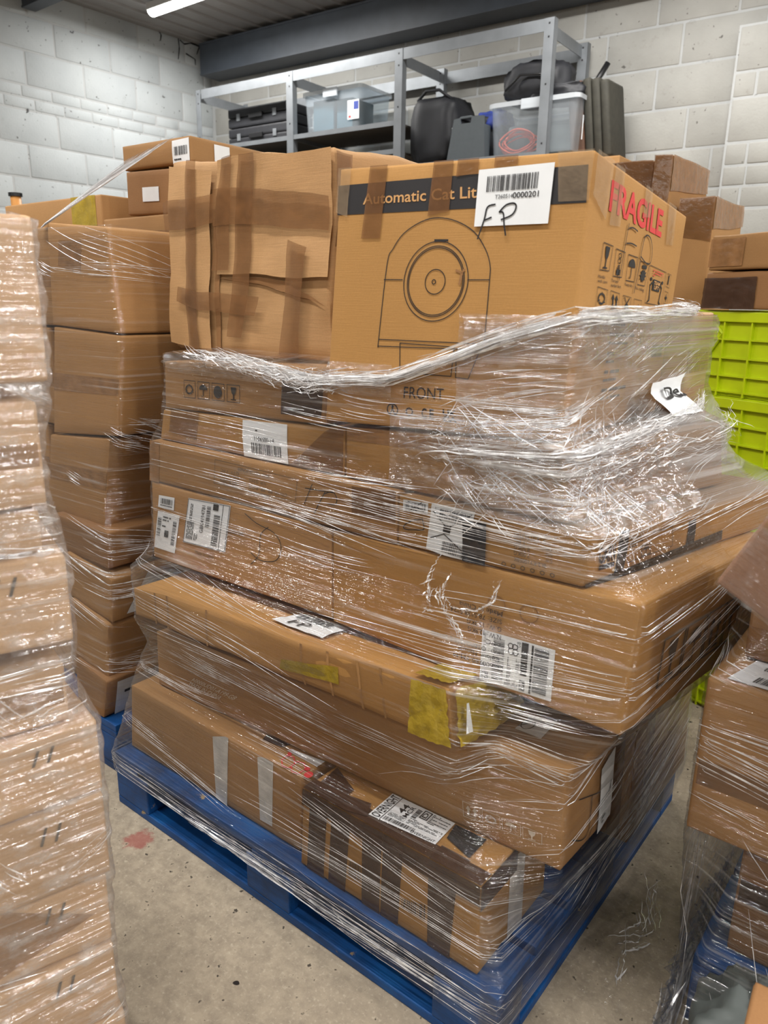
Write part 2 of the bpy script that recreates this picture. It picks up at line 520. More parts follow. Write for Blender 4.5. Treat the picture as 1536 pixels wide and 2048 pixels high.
class Art:
    """flat print laid out in a unit square (a right, b up)"""
    def __init__(s, aspect=1.0, seed=1):
        s.v, s.f, s.asp, s.rnd = [], [], aspect, random.Random(seed)
    def poly(s, pts):
        i = len(s.v)
        s.v += [tuple(p) for p in pts]
        s.f.append(tuple(range(i, i + len(pts))))
        return s
    def rect(s, a0, b0, a1, b1):
        return s.poly([(a0, b0), (a1, b0), (a1, b1), (a0, b1)])
    def frame(s, a0, b0, a1, b1, w=0.02):
        wa = w / s.asp
        s.rect(a0, b0, a1, b0 + w); s.rect(a0, b1 - w, a1, b1)
        s.rect(a0, b0, a0 + wa, b1); s.rect(a1 - wa, b0, a1, b1)
        return s
    def text(s, body, a0, b0, a1, b1, rot=0, bold=0.0):
        vs, fs = text2d(body, bold)
        i = len(s.v)
        for x, y in vs:
            if rot == 180:
                x, y = 1 - x, 1 - y
            elif rot == 90:
                x, y = 1 - y, x
            elif rot == -90:
                x, y = y, 1 - x
            s.v.append((a0 + (a1 - a0) * x, b0 + (b1 - b0) * y))
        s.f += [tuple(i + k for k in f) for f in fs]
        return s
    def barcode(s, a0, b0, a1, b1, n=34, vertical=False):
        ws = [s.rnd.choice((1, 1, 2, 3)) for _ in range(2 * n)]
        tot = sum(ws)
        x = 0
        for k, q in enumerate(ws):
            if k % 2 == 0:
                if vertical:
                    s.rect(a0, b0 + (b1 - b0) * x / tot, a1, b0 + (b1 - b0) * (x + q) / tot)
                else:
                    s.rect(a0 + (a1 - a0) * x / tot, b0, a0 + (a1 - a0) * (x + q) / tot, b1)
            x += q
        return s
    def lines(s, a0, b0, a1, b1, n, vertical=False):
        """rows of small illegible print, built as short dashes"""
        for k in range(n):
            p = 0.0
            while p < 1:
                q = min(1, p + s.rnd.uniform(0.04, 0.16))
                if s.rnd.random() < 0.92:
                    t0, t1 = (k + 0.25) / n, (k + 0.70) / n
                    if vertical:
                        s.rect(a0 + (a1 - a0) * t0, b0 + (b1 - b0) * p, a0 + (a1 - a0) * t1, b0 + (b1 - b0) * q)
                    else:
                        s.rect(a0 + (a1 - a0) * p, b0 + (b1 - b0) * t0, a0 + (a1 - a0) * q, b0 + (b1 - b0) * t1)
                p = q + 0.02
                if s.rnd.random() < 0.12:
                    break
        return s
    def stroke(s, pts, w):
        P = [Vector((p[0] * s.asp, p[1])) for p in pts]
        for k in range(len(P) - 1):
            d = P[k + 1] - P[k]
            if d.length < 1e-6:
                continue
            d.normalize()
            n = Vector((-d.y, d.x)) * w / 2
            e = d * w * 0.3
            s.poly([((q.x) / s.asp, q.y) for q in (P[k] - e - n, P[k + 1] + e - n, P[k + 1] + e + n, P[k] - e + n)])
        return s
    def ellipse(s, ca, cb, ra, rb, w, a0=0, a1=360, n=40):
        return s.stroke([(ca + ra * math.cos(R(a0 + (a1 - a0) * k / n)), cb + rb * math.sin(R(a0 + (a1 - a0) * k / n))) for k in range(n + 1)], w)
    def disc(s, ca, cb, ra, rb, n=16, a0=0, a1=360):
        return s.poly([(ca + ra * math.cos(R(a0 + (a1 - a0) * k / n)), cb + rb * math.sin(R(a0 + (a1 - a0) * k / n))) for k in range(n if a1 - a0 == 360 else n + 1)])
    # pictograms in the cell (x, y, w, h)
    def glass(s, x, y, w, h):
        s.poly([(x + w * .28, y + h * .9), (x + w * .34, y + h * .55), (x + w * .46, y + h * .42), (x + w * .54, y + h * .42), (x + w * .66, y + h * .55), (x + w * .72, y + h * .9)])
        s.rect(x + w * .46, y + h * .14, x + w * .54, y + h * .44)
        return s.rect(x + w * .28, y + h * .08, x + w * .72, y + h * .14)
    def arrows(s, x, y, w, h):
        for q in (.3, .7):
            s.rect(x + w * (q - .06), y + h * .18, x + w * (q + .06), y + h * .6)
            s.poly([(x + w * (q - .16), y + h * .58), (x + w * (q + .16), y + h * .58), (x + w * q, y + h * .88)])
        return s.rect(x + w * .12, y + h * .08, x + w * .88, y + h * .13)
    def umbrella(s, x, y, w, h):
        s.disc(x + w * .5, y + h * .55, w * .36, h * .32, 12, 0, 180)
        s.rect(x + w * .47, y + h * .16, x + w * .53, y + h * .58)
        return s.ellipse(x + w * .42, y + h * .18, w * .08, h * .06, h * .035, 180, 360, 8)
    def recycle(s, x, y, w, h):
        for k in range(3):
            a = 90 + 120 * k
            s.ellipse(x + w * .5, y + h * .48, w * .3, h * .3, h * .13, a + 20, a + 95, 6)
            t = R(a + 8)
            cx_, cy_ = x + w * (.5 + .3 * math.cos(t)), y + h * (.48 + .3 * math.sin(t))
            s.poly([(cx_ + w * .14 * math.cos(t), cy_ + h * .14 * math.sin(t)), (cx_ - w * .14 * math.cos(t), cy_ - h * .14 * math.sin(t)), (cx_ + w * .16 * math.sin(t), cy_ - h * .16 * math.cos(t))])
        return s
    def burst(s, x, y, w, h):
        pts = []
        for k in range(20):
            r_ = .40 if k % 2 == 0 else .24
            pts.append((x + w * (.5 + r_ * math.cos(R(18 * k))), y + h * (.42 + r_ * .8 * math.sin(R(18 * k)))))
        s.poly(pts)
        return s.rect(x + w * .25, y + h * .72, x + w * .75, y + h * .86)

# ---------------------------------------------------------------- cartons
FQ = dict(F=(0, 1, 5, 4), R=(1, 2, 6, 5), B=(2, 3, 7, 6), L=(3, 0, 4, 7), T=(4, 5, 6, 7), D=(3, 2, 1, 0))
# neighbours across u=0, u=1, v=0, v=1
FN = dict(F='LRDT', R='FBDT', B='RLDT', L='BFDT', T='LRFB', D='LRBF')
ALL = {}

class Carton:
    def __init__(s, key, corners, label, mat='kraft', name='cardboard_box', r=0.006, bulge=0.004, crumple=0.0, seed=0, group=None, n=10, cat='box', flaps='T'):
        s.c = [Vector(p) for p in corners]
        s.rnd = random.Random(seed or hash(key) % 1000 + 7)
        s.rnd = random.Random(sum(ord(ch) for ch in key) * 13 + seed)
        s.crumple, s.key = crumple, key
        s.bul = {f: s.rnd.uniform(-0.35, 1.0) * bulge for f in FQ}
        s.cen = sum(s.c, Vector()) / 8
        s.nrm = {}
        for f, q in FQ.items():
            a, b, c, d = (s.c[i] for i in q)
            n_ = (b - a + c - d).cross(d - a + c - b).normalized()
            if n_.dot((a + b + c + d) / 4 - s.cen) < 0:
                n_.negate()
            s.nrm[f] = n_
        s.r = r
        base = (s.c[0] + s.c[1] + s.c[2] + s.c[3]) / 4
        s.root = empty(name, base, label, cat, group)
        s.base = base
        mb = MB()
        idx = {}
        for f, q in FQ.items():
            a, b, c, d = (s.c[i] for i in q)
            lu, lv = ((b - a).length + (c - d).length) / 2, ((d - a).length + (c - b).length) / 2
            def grid(l):
                e = min(r / l, 0.2)
                return [0, e] + [e + (1 - 2 * e) * k / n for k in range(1, n)] + [1 - e, 1]
            gu, gv = grid(lu), grid(lv)
            ids = []
            for v in gv:
                row = []
                for u in gu:
                    p = s.pt(f, u, v, 0.0)
                    k_ = r * 0.30
                    if u == 0:
                        p = p - (s.nrm[f] + s.nrm[FN[f][0]]) * k_
                    if u == 1:
                        p = p - (s.nrm[f] + s.nrm[FN[f][1]]) * k_
                    if v == 0:
                        p = p - ((s.nrm[f] if 0 < u < 1 else Vector()) + s.nrm[FN[f][2]]) * k_
                    if v == 1:
                        p = p - ((s.nrm[f] if 0 < u < 1 else Vector()) + s.nrm[FN[f][3]]) * k_
                    kk = (round(p.x, 4), round(p.y, 4), round(p.z, 4))
                    if kk not in idx:
                        idx[kk] = len(mb.v)
                        mb.v.append(tuple(p))
                    row.append(idx[kk])
                ids.append(row)
            for j in range(len(gv) - 1):
                for i in range(len(gu) - 1):
                    fc = (ids[j][i], ids[j][i + 1], ids[j + 1][i + 1], ids[j + 1][i])
                    if len(set(fc)) == 4:
                        mb.f.append(fc)
        mb.v = [tuple(Vector(p) - base) for p in mb.v]
        s.body = mb.build('carton_body', mat, s.root, smooth=True)
        ALL[key] = s
    def warp(s, p):
        if s.crumple:
            q = p * 5.0
            p = p + Vector((noise.noise(q), noise.noise(q + Vector((9, 2, 4))), noise.noise(q + Vector((3, 8, 1))))) * s.crumple
            q = p * 17.0
            p = p + Vector((noise.noise(q), noise.noise(q + Vector((9, 2, 4))), noise.noise(q + Vector((3, 8, 1))))) * s.crumple * 0.30
        return p
    def pt(s, f, u, v, off):
        a, b, c, d = (s.c[i] for i in FQ[f])
        p = a * (1 - u) * (1 - v) + b * u * (1 - v) + c * u * v + d * (1 - u) * v
        uu, vv = min(1, max(0, u)), min(1, max(0, v))
        bl = s.bul[f] * 16 * uu * (1 - uu) * vv * (1 - vv)
        return s.warp(p) + s.nrm[f] * (off + bl)
    def map(s, f, quad, a, b):
        (x0, y0), (x1, y1), (x2, y2), (x3, y3) = quad
        u = x0 * (1 - a) * (1 - b) + x1 * a * (1 - b) + x2 * a * b + x3 * (1 - a) * b
        v = y0 * (1 - a) * (1 - b) + y1 * a * (1 - b) + y2 * a * b + y3 * (1 - a) * b
        return u, v
    def aspect(s, f, quad):
        P = [s.pt(f, u, v, 0) for u, v in quad]
        return ((P[1] - P[0]).length + (P[2] - P[3]).length) / max(1e-4, (P[3] - P[0]).length + (P[2] - P[1]).length)
    def patch(s, f, quad, mat, name, off=0.0008, n=6, parent=None, ruffle=0.0, label=None, clamp=True):
        mb = MB()
        for j in range(n + 1):
            for i in range(n + 1):
                u, v = s.map(f, quad, i / n, j / n)
                if clamp:
                    u, v = min(1, max(0, u)), min(1, max(0, v))
                z = off
                if ruffle:
                    z += ruffle * (0.5 + 0.5 * noise.noise(Vector((i * 0.9, j * 0.9, s.base.x * 30))))
                mb.v.append(tuple(s.pt(f, u, v, z) - s.base))
        for j in range(n):
            for i in range(n):
                k = j * (n + 1) + i
                mb.f.append((k, k + 1, k + n + 2, k + n + 1))
        o = mb.build(name, mat, parent or s.root, smooth=True)
        if label:
            o['label'] = label
        return o
    def art(s, f, quad, art, mat, name='print', off=0.0022, parent=None, label=None):
        mb = MB()
        mb.v = [tuple(s.pt(f, *s.map(f, quad, a, b), off) - s.base) for a, b in art.v]
        mb.f = art.f
        o = mb.build(name, mat, parent or s.root)
        if label:
            o['label'] = label
        return o
    def seam(s, f, mat='tape_tan', w=0.048, vertical=False, u=0.5, drop=0.0):
        a, b, c, d = (s.c[i] for i in FQ[f])
        lu, lv = (b - a).length, (d - a).length
        if vertical:
            h = w / lu / 2
            q = [(u - h, 0.01), (u + h, 0.01), (u + h, 0.99), (u - h, 0.99)]
        else:
            h = w / lv / 2
            q = [(0.01, u - h), (0.99, u - h), (0.99, u + h), (0.01, u + h)]
        return s.patch(f, q, mat, 'tape', 0.0007)
    def line(s, f, quad, pts_uv, w, mat, name='handwriting', off=0.0022):
        """pen line given in face coordinates"""
        a, b, c, d = (s.c[i] for i in FQ[f])
        asp = (b - a).length / (d - a).length
        ar = Art(asp)
        P = []
        for k in range(len(pts_uv) - 1):      # smooth it a little
            p0 = pts_uv[max(k - 1, 0)]; p1 = pts_uv[k]; p2 = pts_uv[k + 1]; p3 = pts_uv[min(k + 2, len(pts_uv) - 1)]
            for t in (0, .25, .5, .75):
                P.append(tuple(0.5 * (2 * p1[i] + (p2[i] - p0[i]) * t + (2 * p0[i] - 5 * p1[i] + 4 * p2[i] - p3[i]) * t * t + (3 * p1[i] - p0[i] - 3 * p2[i] + p3[i]) * t ** 3) for i in (0, 1)))
        P.append(tuple(pts_uv[-1]))
        ar.stroke(P, w / (d - a).length)
        return s.art(f, [(0, 0), (1, 0), (1, 1), (0, 1)], ar, mat, name, off)

def hexa(x0, x1, y0, y1, z0, z1, yaw=0.0, tilt=0.0, pitch=0.0, shift=(0, 0)):
    """eight corners FLB FRB BRB BLB FLT FRT BRT BLT, turned about the box centre"""
    c = Vector(((x0 + x1) / 2, (y0 + y1) / 2, (z0 + z1) / 2))
    M = Matrix.Rotation(R(yaw), 3, 'Z') @ Matrix.Rotation(R(tilt), 3, 'Y') @ Matrix.Rotation(R(pitch), 3, 'X')
    out = []
    for z in (z0, z1):
        for x, y in ((x0, y0), (x1, y0), (x1, y1), (x0, y1)):
            p = M @ (Vector((x, y, z)) - c) + c
            if z == z1:
                p += Vector((shift[0], shift[1], 0))
            out.append(tuple(p))
    return out

# ---------------------------------------------------------------- stretch film round a load
class Film:
    def __init__(s, cen, hexes, zlo, zhi, ztop, zbot, K=540, NZ=120, win=0.30, gap=0.004, seed=1, rip=0.0025, slope=0.12):
        """cen: (x, y) of the load; hexes: corner lists; ztop / zbot: lists of (x, y, z) control points round the load"""
        s.cen, s.K, s.NZ = np.array(cen, float), K, NZ
        dz = 0.01
        zs = np.arange(zlo, zhi + dz, dz)
        th = np.linspace(0, 2 * math.pi, K, endpoint=False)
        dirs = np.stack([np.cos(th), np.sin(th)], 1)
        r = np.zeros((len(zs), K))
        for i, z in enumerate(zs):
            pts = []
            for h in hexes:
                for k in range(4):
                    a, b = h[k], h[k + 4]
                    za, zb = min(a[2], b[2]), max(a[2], b[2])
                    lo, hi = min(q[2] for q in h), max(q[2] for q in h)
                    if lo - 0.004 <= z <= hi + 0.004:
                        t = min(1, max(0, (z - za) / max(zb - za, 1e-6)))
                        if a[2] > b[2]:
                            t = 1 - t
                        pts.append((a[0] + (b[0] - a[0]) * t, a[1] + (b[1] - a[1]) * t))
            if len(pts) < 3:
                continue
            pts = sorted(set((round(p[0], 5), round(p[1], 5)) for p in pts))
            def half(ps):
                o = []
                for p in ps:
                    while len(o) > 1 and (o[-1][0] - o[-2][0]) * (p[1] - o[-2][1]) - (o[-1][1] - o[-2][1]) * (p[0] - o[-2][0]) <= 0:
                        o.pop()
                    o.append(p)
                return o
            hull = half(pts)[:-1] + half(pts[::-1])[:-1]
            H = np.array(hull) - s.cen
            best = np.zeros(K)
            for k in range(len(H)):
                a, b = H[k], H[(k + 1) % len(H)]
                e = b - a
                nrm = np.array([e[1], -e[0]])
                ln = np.linalg.norm(nrm)
                if ln < 1e-7:
                    continue
                nrm /= ln
                d = nrm @ a
                den = dirs @ nrm
                with np.errstate(divide='ignore', invalid='ignore'):
                    t = d / den
                hit = dirs * t[:, None]
                pr = ((hit - a) @ e) / (e @ e)
                ok = (den > 1e-6) & (t > 0) & (pr > -1e-4) & (pr < 1.0001)
                best = np.where(ok & (t > best), t, best)
            r[i] = best
        # film is drawn taut between the boxes that stand proud
        wf = win if callable(win) else (lambda z_: win)
        env = r.copy()
        n = len(zs)
        for i in range(n):
            for j in range(i + 2, min(n, i + int(wf(zs[i]) / dz))):
                for k in range(i + 1, j):
                    t = (k - i) / (j - i)
                    env[k] = np.maximum(env[k], r[i] * (1 - t) + r[j] * t)
        s.zs, s.r, s.th = zs, env + gap, th
        # round the corners slightly
        s.r = 0.5 * s.r + 0.25 * np.roll(s.r, 1, 1) + 0.25 * np.roll(s.r, -1, 1)
        def ring(ctrl):
            ang = np.array([math.atan2(y - s.cen[1], x - s.cen[0]) % (2 * math.pi) for x, y, z in ctrl])
            zz = np.array([c_[2] for c_ in ctrl])
            o = np.argsort(ang)
            return np.interp(th, np.concatenate([ang[o] - 2 * math.pi, ang[o], ang[o] + 2 * math.pi]), np.tile(zz[o], 3))
        s.zt, s.zb = ring(ztop), ring(zbot)
        per = np.zeros(K)
        rr = s.r[len(zs) // 2]
        P = dirs * rr[:, None]
        seg = np.linalg.norm(np.roll(P, -1, 0) - P, axis=1)
        s.arc = np.concatenate([[0], np.cumsum(seg)])
        s.seed, s.rip, s.slope = seed, rip, slope
        s.dirs = dirs
    def radius(s, ti, z):
        """ti float index round the load"""
        i0 = np.floor(ti).astype(int) % s.K
        i1 = (i0 + 1) % s.K
        f = ti - np.floor(ti)
        zi = np.clip((z - s.zs[0]) / (s.zs[1] - s.zs[0]), 0, len(s.zs) - 1.001)
        z0 = np.floor(zi).astype(int)
        g = zi - z0
        a = s.r[z0, i0] * (1 - g) + s.r[z0 + 1, i0] * g
        b = s.r[z0, i1] * (1 - g) + s.r[z0 + 1, i1] * g
        return a * (1 - f) + b * f
    def point(s, ti, z, off=0.0):
        rad = float(s.radius(np.array(float(ti)), np.array(float(z)))) + off
        t = 2 * math.pi * ti / s.K
        return Vector((s.cen[0] + rad * math.cos(t), s.cen[1] + rad * math.sin(t), z))
    def index(s, x, y):
        return (math.atan2(y - s.cen[1], x - s.cen[0]) % (2 * math.pi)) / (2 * math.pi) * s.K
    def sheet(s, name, mat, parent, i0=0, i1=None, zt=None, zb=None, off=0.0, edge=0.0, cr=0.0):
        i1 = s.K if i1 is None else i1
        ids = np.arange(i0, i1 + 1)
        mb = MB()
        mb.uv = []
        ztop = s.zt if zt is None else np.full(s.K, zt)
        zbot = s.zb if zb is None else np.full(s.K, zb)
        base = Vector(parent.location)
        rnd = np.random.RandomState(s.seed)
        ph = rnd.uniform(0, 6.28, 12)
        fr = rnd.uniform(30, 210, 12)
        sl = rnd.uniform(-0.25, 0.35, 12)
        am = rnd.uniform(0.3, 1, 12) / 4.0
        for j in range(s.NZ + 1):
            v = j / s.NZ
            t_, b_ = ztop[ids % s.K], zbot[ids % s.K]
            ar = s.arc[np.clip(ids, 0, s.K)]
            jag = edge * np.sin(ar * 37) * np.sin(ar * 13 + 1)
            z = b_ + (t_ + jag - b_) * v
            rad = s.radius(ids.astype(float), z) + off
            dd = np.zeros(len(ids))
            for q in range(12):
                dd += am[q] * np.sin(fr[q] * (z + sl[q] * ar) + ph[q] + 1.5 * np.sin(ar * 3 + ph[q]))
            rad = rad + s.rip * (dd + 1.0) * 0.5
            if cr:
                fade = math.sin(math.pi * v) ** 0.7
                rad = rad + np.array([cr * fade * (abs(noise.noise(Vector((a_ * 26, z_ * 26, 3)))) + 0.6 * abs(noise.noise(Vector((a_ * 62, z_ * 70, 7)))) + 0.3 * abs(noise.noise(Vector((a_ * 140, z_ * 140, 9))))) for a_, z_ in zip(ar, z)])
            D = s.dirs[ids % s.K]
            for q in range(len(ids)):
                mb.v.append((s.cen[0] + rad[q] * D[q, 0] - base.x, s.cen[1] + rad[q] * D[q, 1] - base.y, float(z[q]) - base.z))
                mb.uv.append((float(ar[q]), float(z[q])))
        n = len(ids)
        for j in range(s.NZ):
            for i in range(n - 1):
                k = j * n + i
                mb.f.append((k, k + 1, k + n + 1, k + n))
        return mb.build(name, mat, parent, smooth=True)
    def folds(s, name, parent, n, i0, i1, z0, z1, lens=(0.05, 0.5), width=(0.0005, 0.0018), slope=(-0.2, 0.2), seed=3, mat='film_fold', off=0.0035, jit=0.0, clus=0):
        """gathered creases of the film, raised white ridges that also stand in for its highlights"""
        rnd = random.Random(seed)
        mb = MB()
        base = Vector(parent.location)
        per = s.arc[-1] / s.K
        cl = None
        for it in range(n):
            if clus and (cl is None or it % clus == 0):       # creases run in parallel sheaves
                cl = (rnd.uniform(i0, i1), rnd.uniform(z0, z1), rnd.uniform(*slope), rnd.uniform(*lens), rnd.uniform(0.0025, 0.007), rnd.uniform(-0.08, 0.08))
            if clus:
                k_ = it % clus - clus / 2
                L = cl[3] * rnd.uniform(0.35, 1)
                ti, z = cl[0] + rnd.uniform(-0.3, 0.3) * cl[3] / per, cl[1] + k_ * cl[4] + rnd.uniform(-0.002, 0.002)
                a, cv = cl[2] + rnd.uniform(-0.015, 0.015), cl[5]
            else:
                L = rnd.uniform(*lens) * rnd.uniform(0.4, 1)
                ti, z = rnd.uniform(i0, i1), rnd.uniform(z0, z1)
                a, cv = rnd.uniform(*slope), rnd.uniform(-0.15, 0.15)
            m = max(4, int(L / 0.03))
            wd = rnd.uniform(*width)
            pts = []
            for k in range(m + 1):
                q = k / m - 0.5
                zz = z + a * L * q + cv * L * q * q + jit * rnd.uniform(-1, 1)
                tt = ti + L * q / per
                zz = min(max(zz, float(s.zb[int(tt) % s.K])), float(s.zt[int(tt) % s.K]))
                pts.append(s.point(tt % s.K, zz, off + jit * 0.3 * rnd.random()))
            for k in range(m):
                w0 = wd * (1 - abs(2 * k / m - 1) ** 2 * 0.9)
                w1 = wd * (1 - abs(2 * (k + 1) / m - 1) ** 2 * 0.9)
                p, q_ = pts[k] - base, pts[k + 1] - base
                d = (q_ - p)
                outw = Vector((p.x + base.x - s.cen[0], p.y + base.y - s.cen[1], 0)).normalized()
                sd = d.cross(outw)
                if sd.length < 1e-9:
                    continue
                sd.normalize()
                i = len(mb.v)
                for pp, ww in ((p, w0), (q_, w1)):
                    mb.v += [tuple(pp - sd * ww), tuple(pp - sd * ww * .5 + outw * ww * 0.85), tuple(pp + sd * ww * .5 + outw * ww * 0.85), tuple(pp + sd * ww)]
                mb.f += [(i, i + 4, i + 5, i + 1), (i + 1, i + 5, i + 6, i + 2), (i + 2, i + 6, i + 7, i + 3)]
        o = mb.build(name, mat, parent, smooth=True)
        o['kind'] = 'stuff'
        return o

# measured corners of the cartons (front left bottom, front right bottom, back right bottom, back left bottom, then the tops)
BX={'A':[(-1.662,1.005,0.162),(-1.012,1.005,0.162),(-1.012,1.255,0.162),(-1.662,1.255,0.162),(-1.638,1.005,0.358),(-1.003,1.005,0.358),(-1.003,1.255,0.358),(-1.638,1.255,0.358)],
'B':[(-0.986,0.98,0.162),(-0.531,0.98,0.162),(-0.531,1.25,0.162),(-0.986,1.25,0.162),(-0.974,0.98,0.36),(-0.535,0.98,0.36),(-0.535,1.25,0.36),(-0.974,1.25,0.36)],
'C':[(-1.579,1.05,0.362),(-0.44,1.1,0.362),(-0.43,1.31,0.362),(-1.569,1.26,0.362),(-1.573,1.05,0.518),(-0.445,1.1,0.566),(-0.435,1.31,0.566),(-1.562,1.26,0.518)],
'D':[(-0.95,1.5,0.162),(-0.449,1.5,0.162),(-0.449,1.92,0.162),(-0.95,1.92,0.162),(-0.95,1.5,0.668),(-0.469,1.5,0.668),(-0.469,1.92,0.668),(-0.95,1.92,0.668)],
'E':[(-1.587,1.0,0.572),(-0.615,1.0,0.6),(-0.61,1.22,0.578),(-1.583,1.22,0.578),(-1.584,1.0,0.652),(-0.632,1.0,0.71),(-0.628,1.22,0.655),(-1.579,1.22,0.66)],
'F':[(-0.997,1.1,0.695),(-0.361,1.1,0.674),(-0.282,1.644,0.674),(-0.918,1.644,0.695),(-0.997,1.1,0.9),(-0.351,1.1,0.912),(-0.271,1.644,0.912),(-0.918,1.644,0.9)],
'G':[(-1.635,1.1,0.695),(-1.0,1.1,0.7),(-1.0,1.65,0.7),(-1.635,1.65,0.695),(-1.622,1.1,0.903),(-1.0,1.1,0.9),(-1.0,1.65,0.9),(-1.622,1.65,0.903)],
'H':[(-0.828,1.1,0.906),(-0.448,1.1,0.914),(-0.286,1.74,0.914),(-0.666,1.74,0.906),(-0.828,1.1,1.006),(-0.441,1.1,1.0),(-0.279,1.74,1.0),(-0.667,1.74,1.006)],
'I':[(-1.627,1.1,0.905),(-0.83,1.1,0.905),(-0.83,1.6,0.905),(-1.627,1.6,0.905),(-1.614,1.1,1.011),(-0.831,1.1,1.009),(-0.831,1.6,1.009),(-1.614,1.6,1.011)],
'J':[(-1.601,1.12,1.013),(-0.983,1.12,1.013),(-0.983,1.62,1.013),(-1.601,1.62,1.013),(-1.58,1.12,1.09),(-0.981,1.12,1.108),(-0.981,1.62,1.108),(-1.58,1.62,1.09)],
'K':[(-0.98,1.12,1.011),(-0.495,1.12,1.009),(-0.378,1.606,1.009),(-0.864,1.606,1.011),(-0.978,1.12,1.114),(-0.514,1.12,1.134),(-0.398,1.606,1.134),(-0.862,1.606,1.114)],
'L':[(-1.572,1.12,1.093),(-1.032,1.12,1.112),(-1.032,1.57,1.112),(-1.572,1.57,1.093),(-1.564,1.12,1.208),(-1.041,1.12,1.227),(-1.041,1.57,1.227),(-1.564,1.57,1.208)],
'M':[(-1.017,1.1,1.125),(-0.528,1.14,1.138),(-0.553,1.668,1.133),(-1.042,1.628,1.12),(-0.977,1.1,1.586),(-0.509,1.14,1.579),(-0.534,1.668,1.535),(-1.002,1.628,1.542)],
'O':[(-1.63,1.2,1.232),(-1.094,1.2,1.228),(-1.094,1.7,1.228),(-1.63,1.7,1.232),(-1.608,1.2,1.665),(-1.082,1.2,1.655),(-1.082,1.7,1.655),(-1.608,1.7,1.665)],
'P1':[(-2.032,1.1,1.278),(-1.71,1.1,1.267),(-1.701,1.4,1.267),(-2.023,1.4,1.278),(-2.01,1.1,1.541),(-1.733,1.1,1.518),(-1.724,1.4,1.518),(-2.001,1.4,1.541)],
'P2':[(-2.087,1.1,0.972),(-1.756,1.1,1.002),(-1.747,1.4,1.002),(-2.078,1.4,0.972),(-2.027,1.1,1.274),(-1.709,1.1,1.262),(-1.7,1.4,1.262),(-2.018,1.4,1.274)],
'P3':[(-2.162,1.1,0.722),(-1.864,1.1,0.72),(-1.855,1.4,0.72),(-2.153,1.4,0.722),(-2.108,1.1,0.965),(-1.797,1.1,0.99),(-1.788,1.4,0.99),(-2.099,1.4,0.965)],
'P4':[(-2.04,1.07,0.632),(-1.808,1.07,0.625),(-1.808,1.43,0.625),(-2.04,1.43,0.632),(-2.084,1.07,0.737),(-1.797,1.07,0.735),(-1.797,1.43,0.735),(-2.084,1.43,0.737)],
'P5':[(-2.005,1.06,0.498),(-1.792,1.06,0.473),(-1.792,1.42,0.473),(-2.005,1.42,0.498),(-2.01,1.06,0.636),(-1.78,1.06,0.605),(-1.78,1.42,0.605),(-2.01,1.42,0.636)],
'P6':[(-2.002,1.05,0.307),(-1.831,1.05,0.286),(-1.831,1.39,0.286),(-2.002,1.39,0.307),(-1.996,1.05,0.499),(-1.797,1.05,0.469),(-1.797,1.39,0.469),(-1.996,1.39,0.499)],
'P7':[(-1.986,1.035,0.162),(-1.845,1.035,0.162),(-1.845,1.375,0.162),(-1.986,1.375,0.162),(-1.975,1.035,0.315),(-1.809,1.035,0.293),(-1.809,1.375,0.293),(-1.975,1.375,0.315)]}
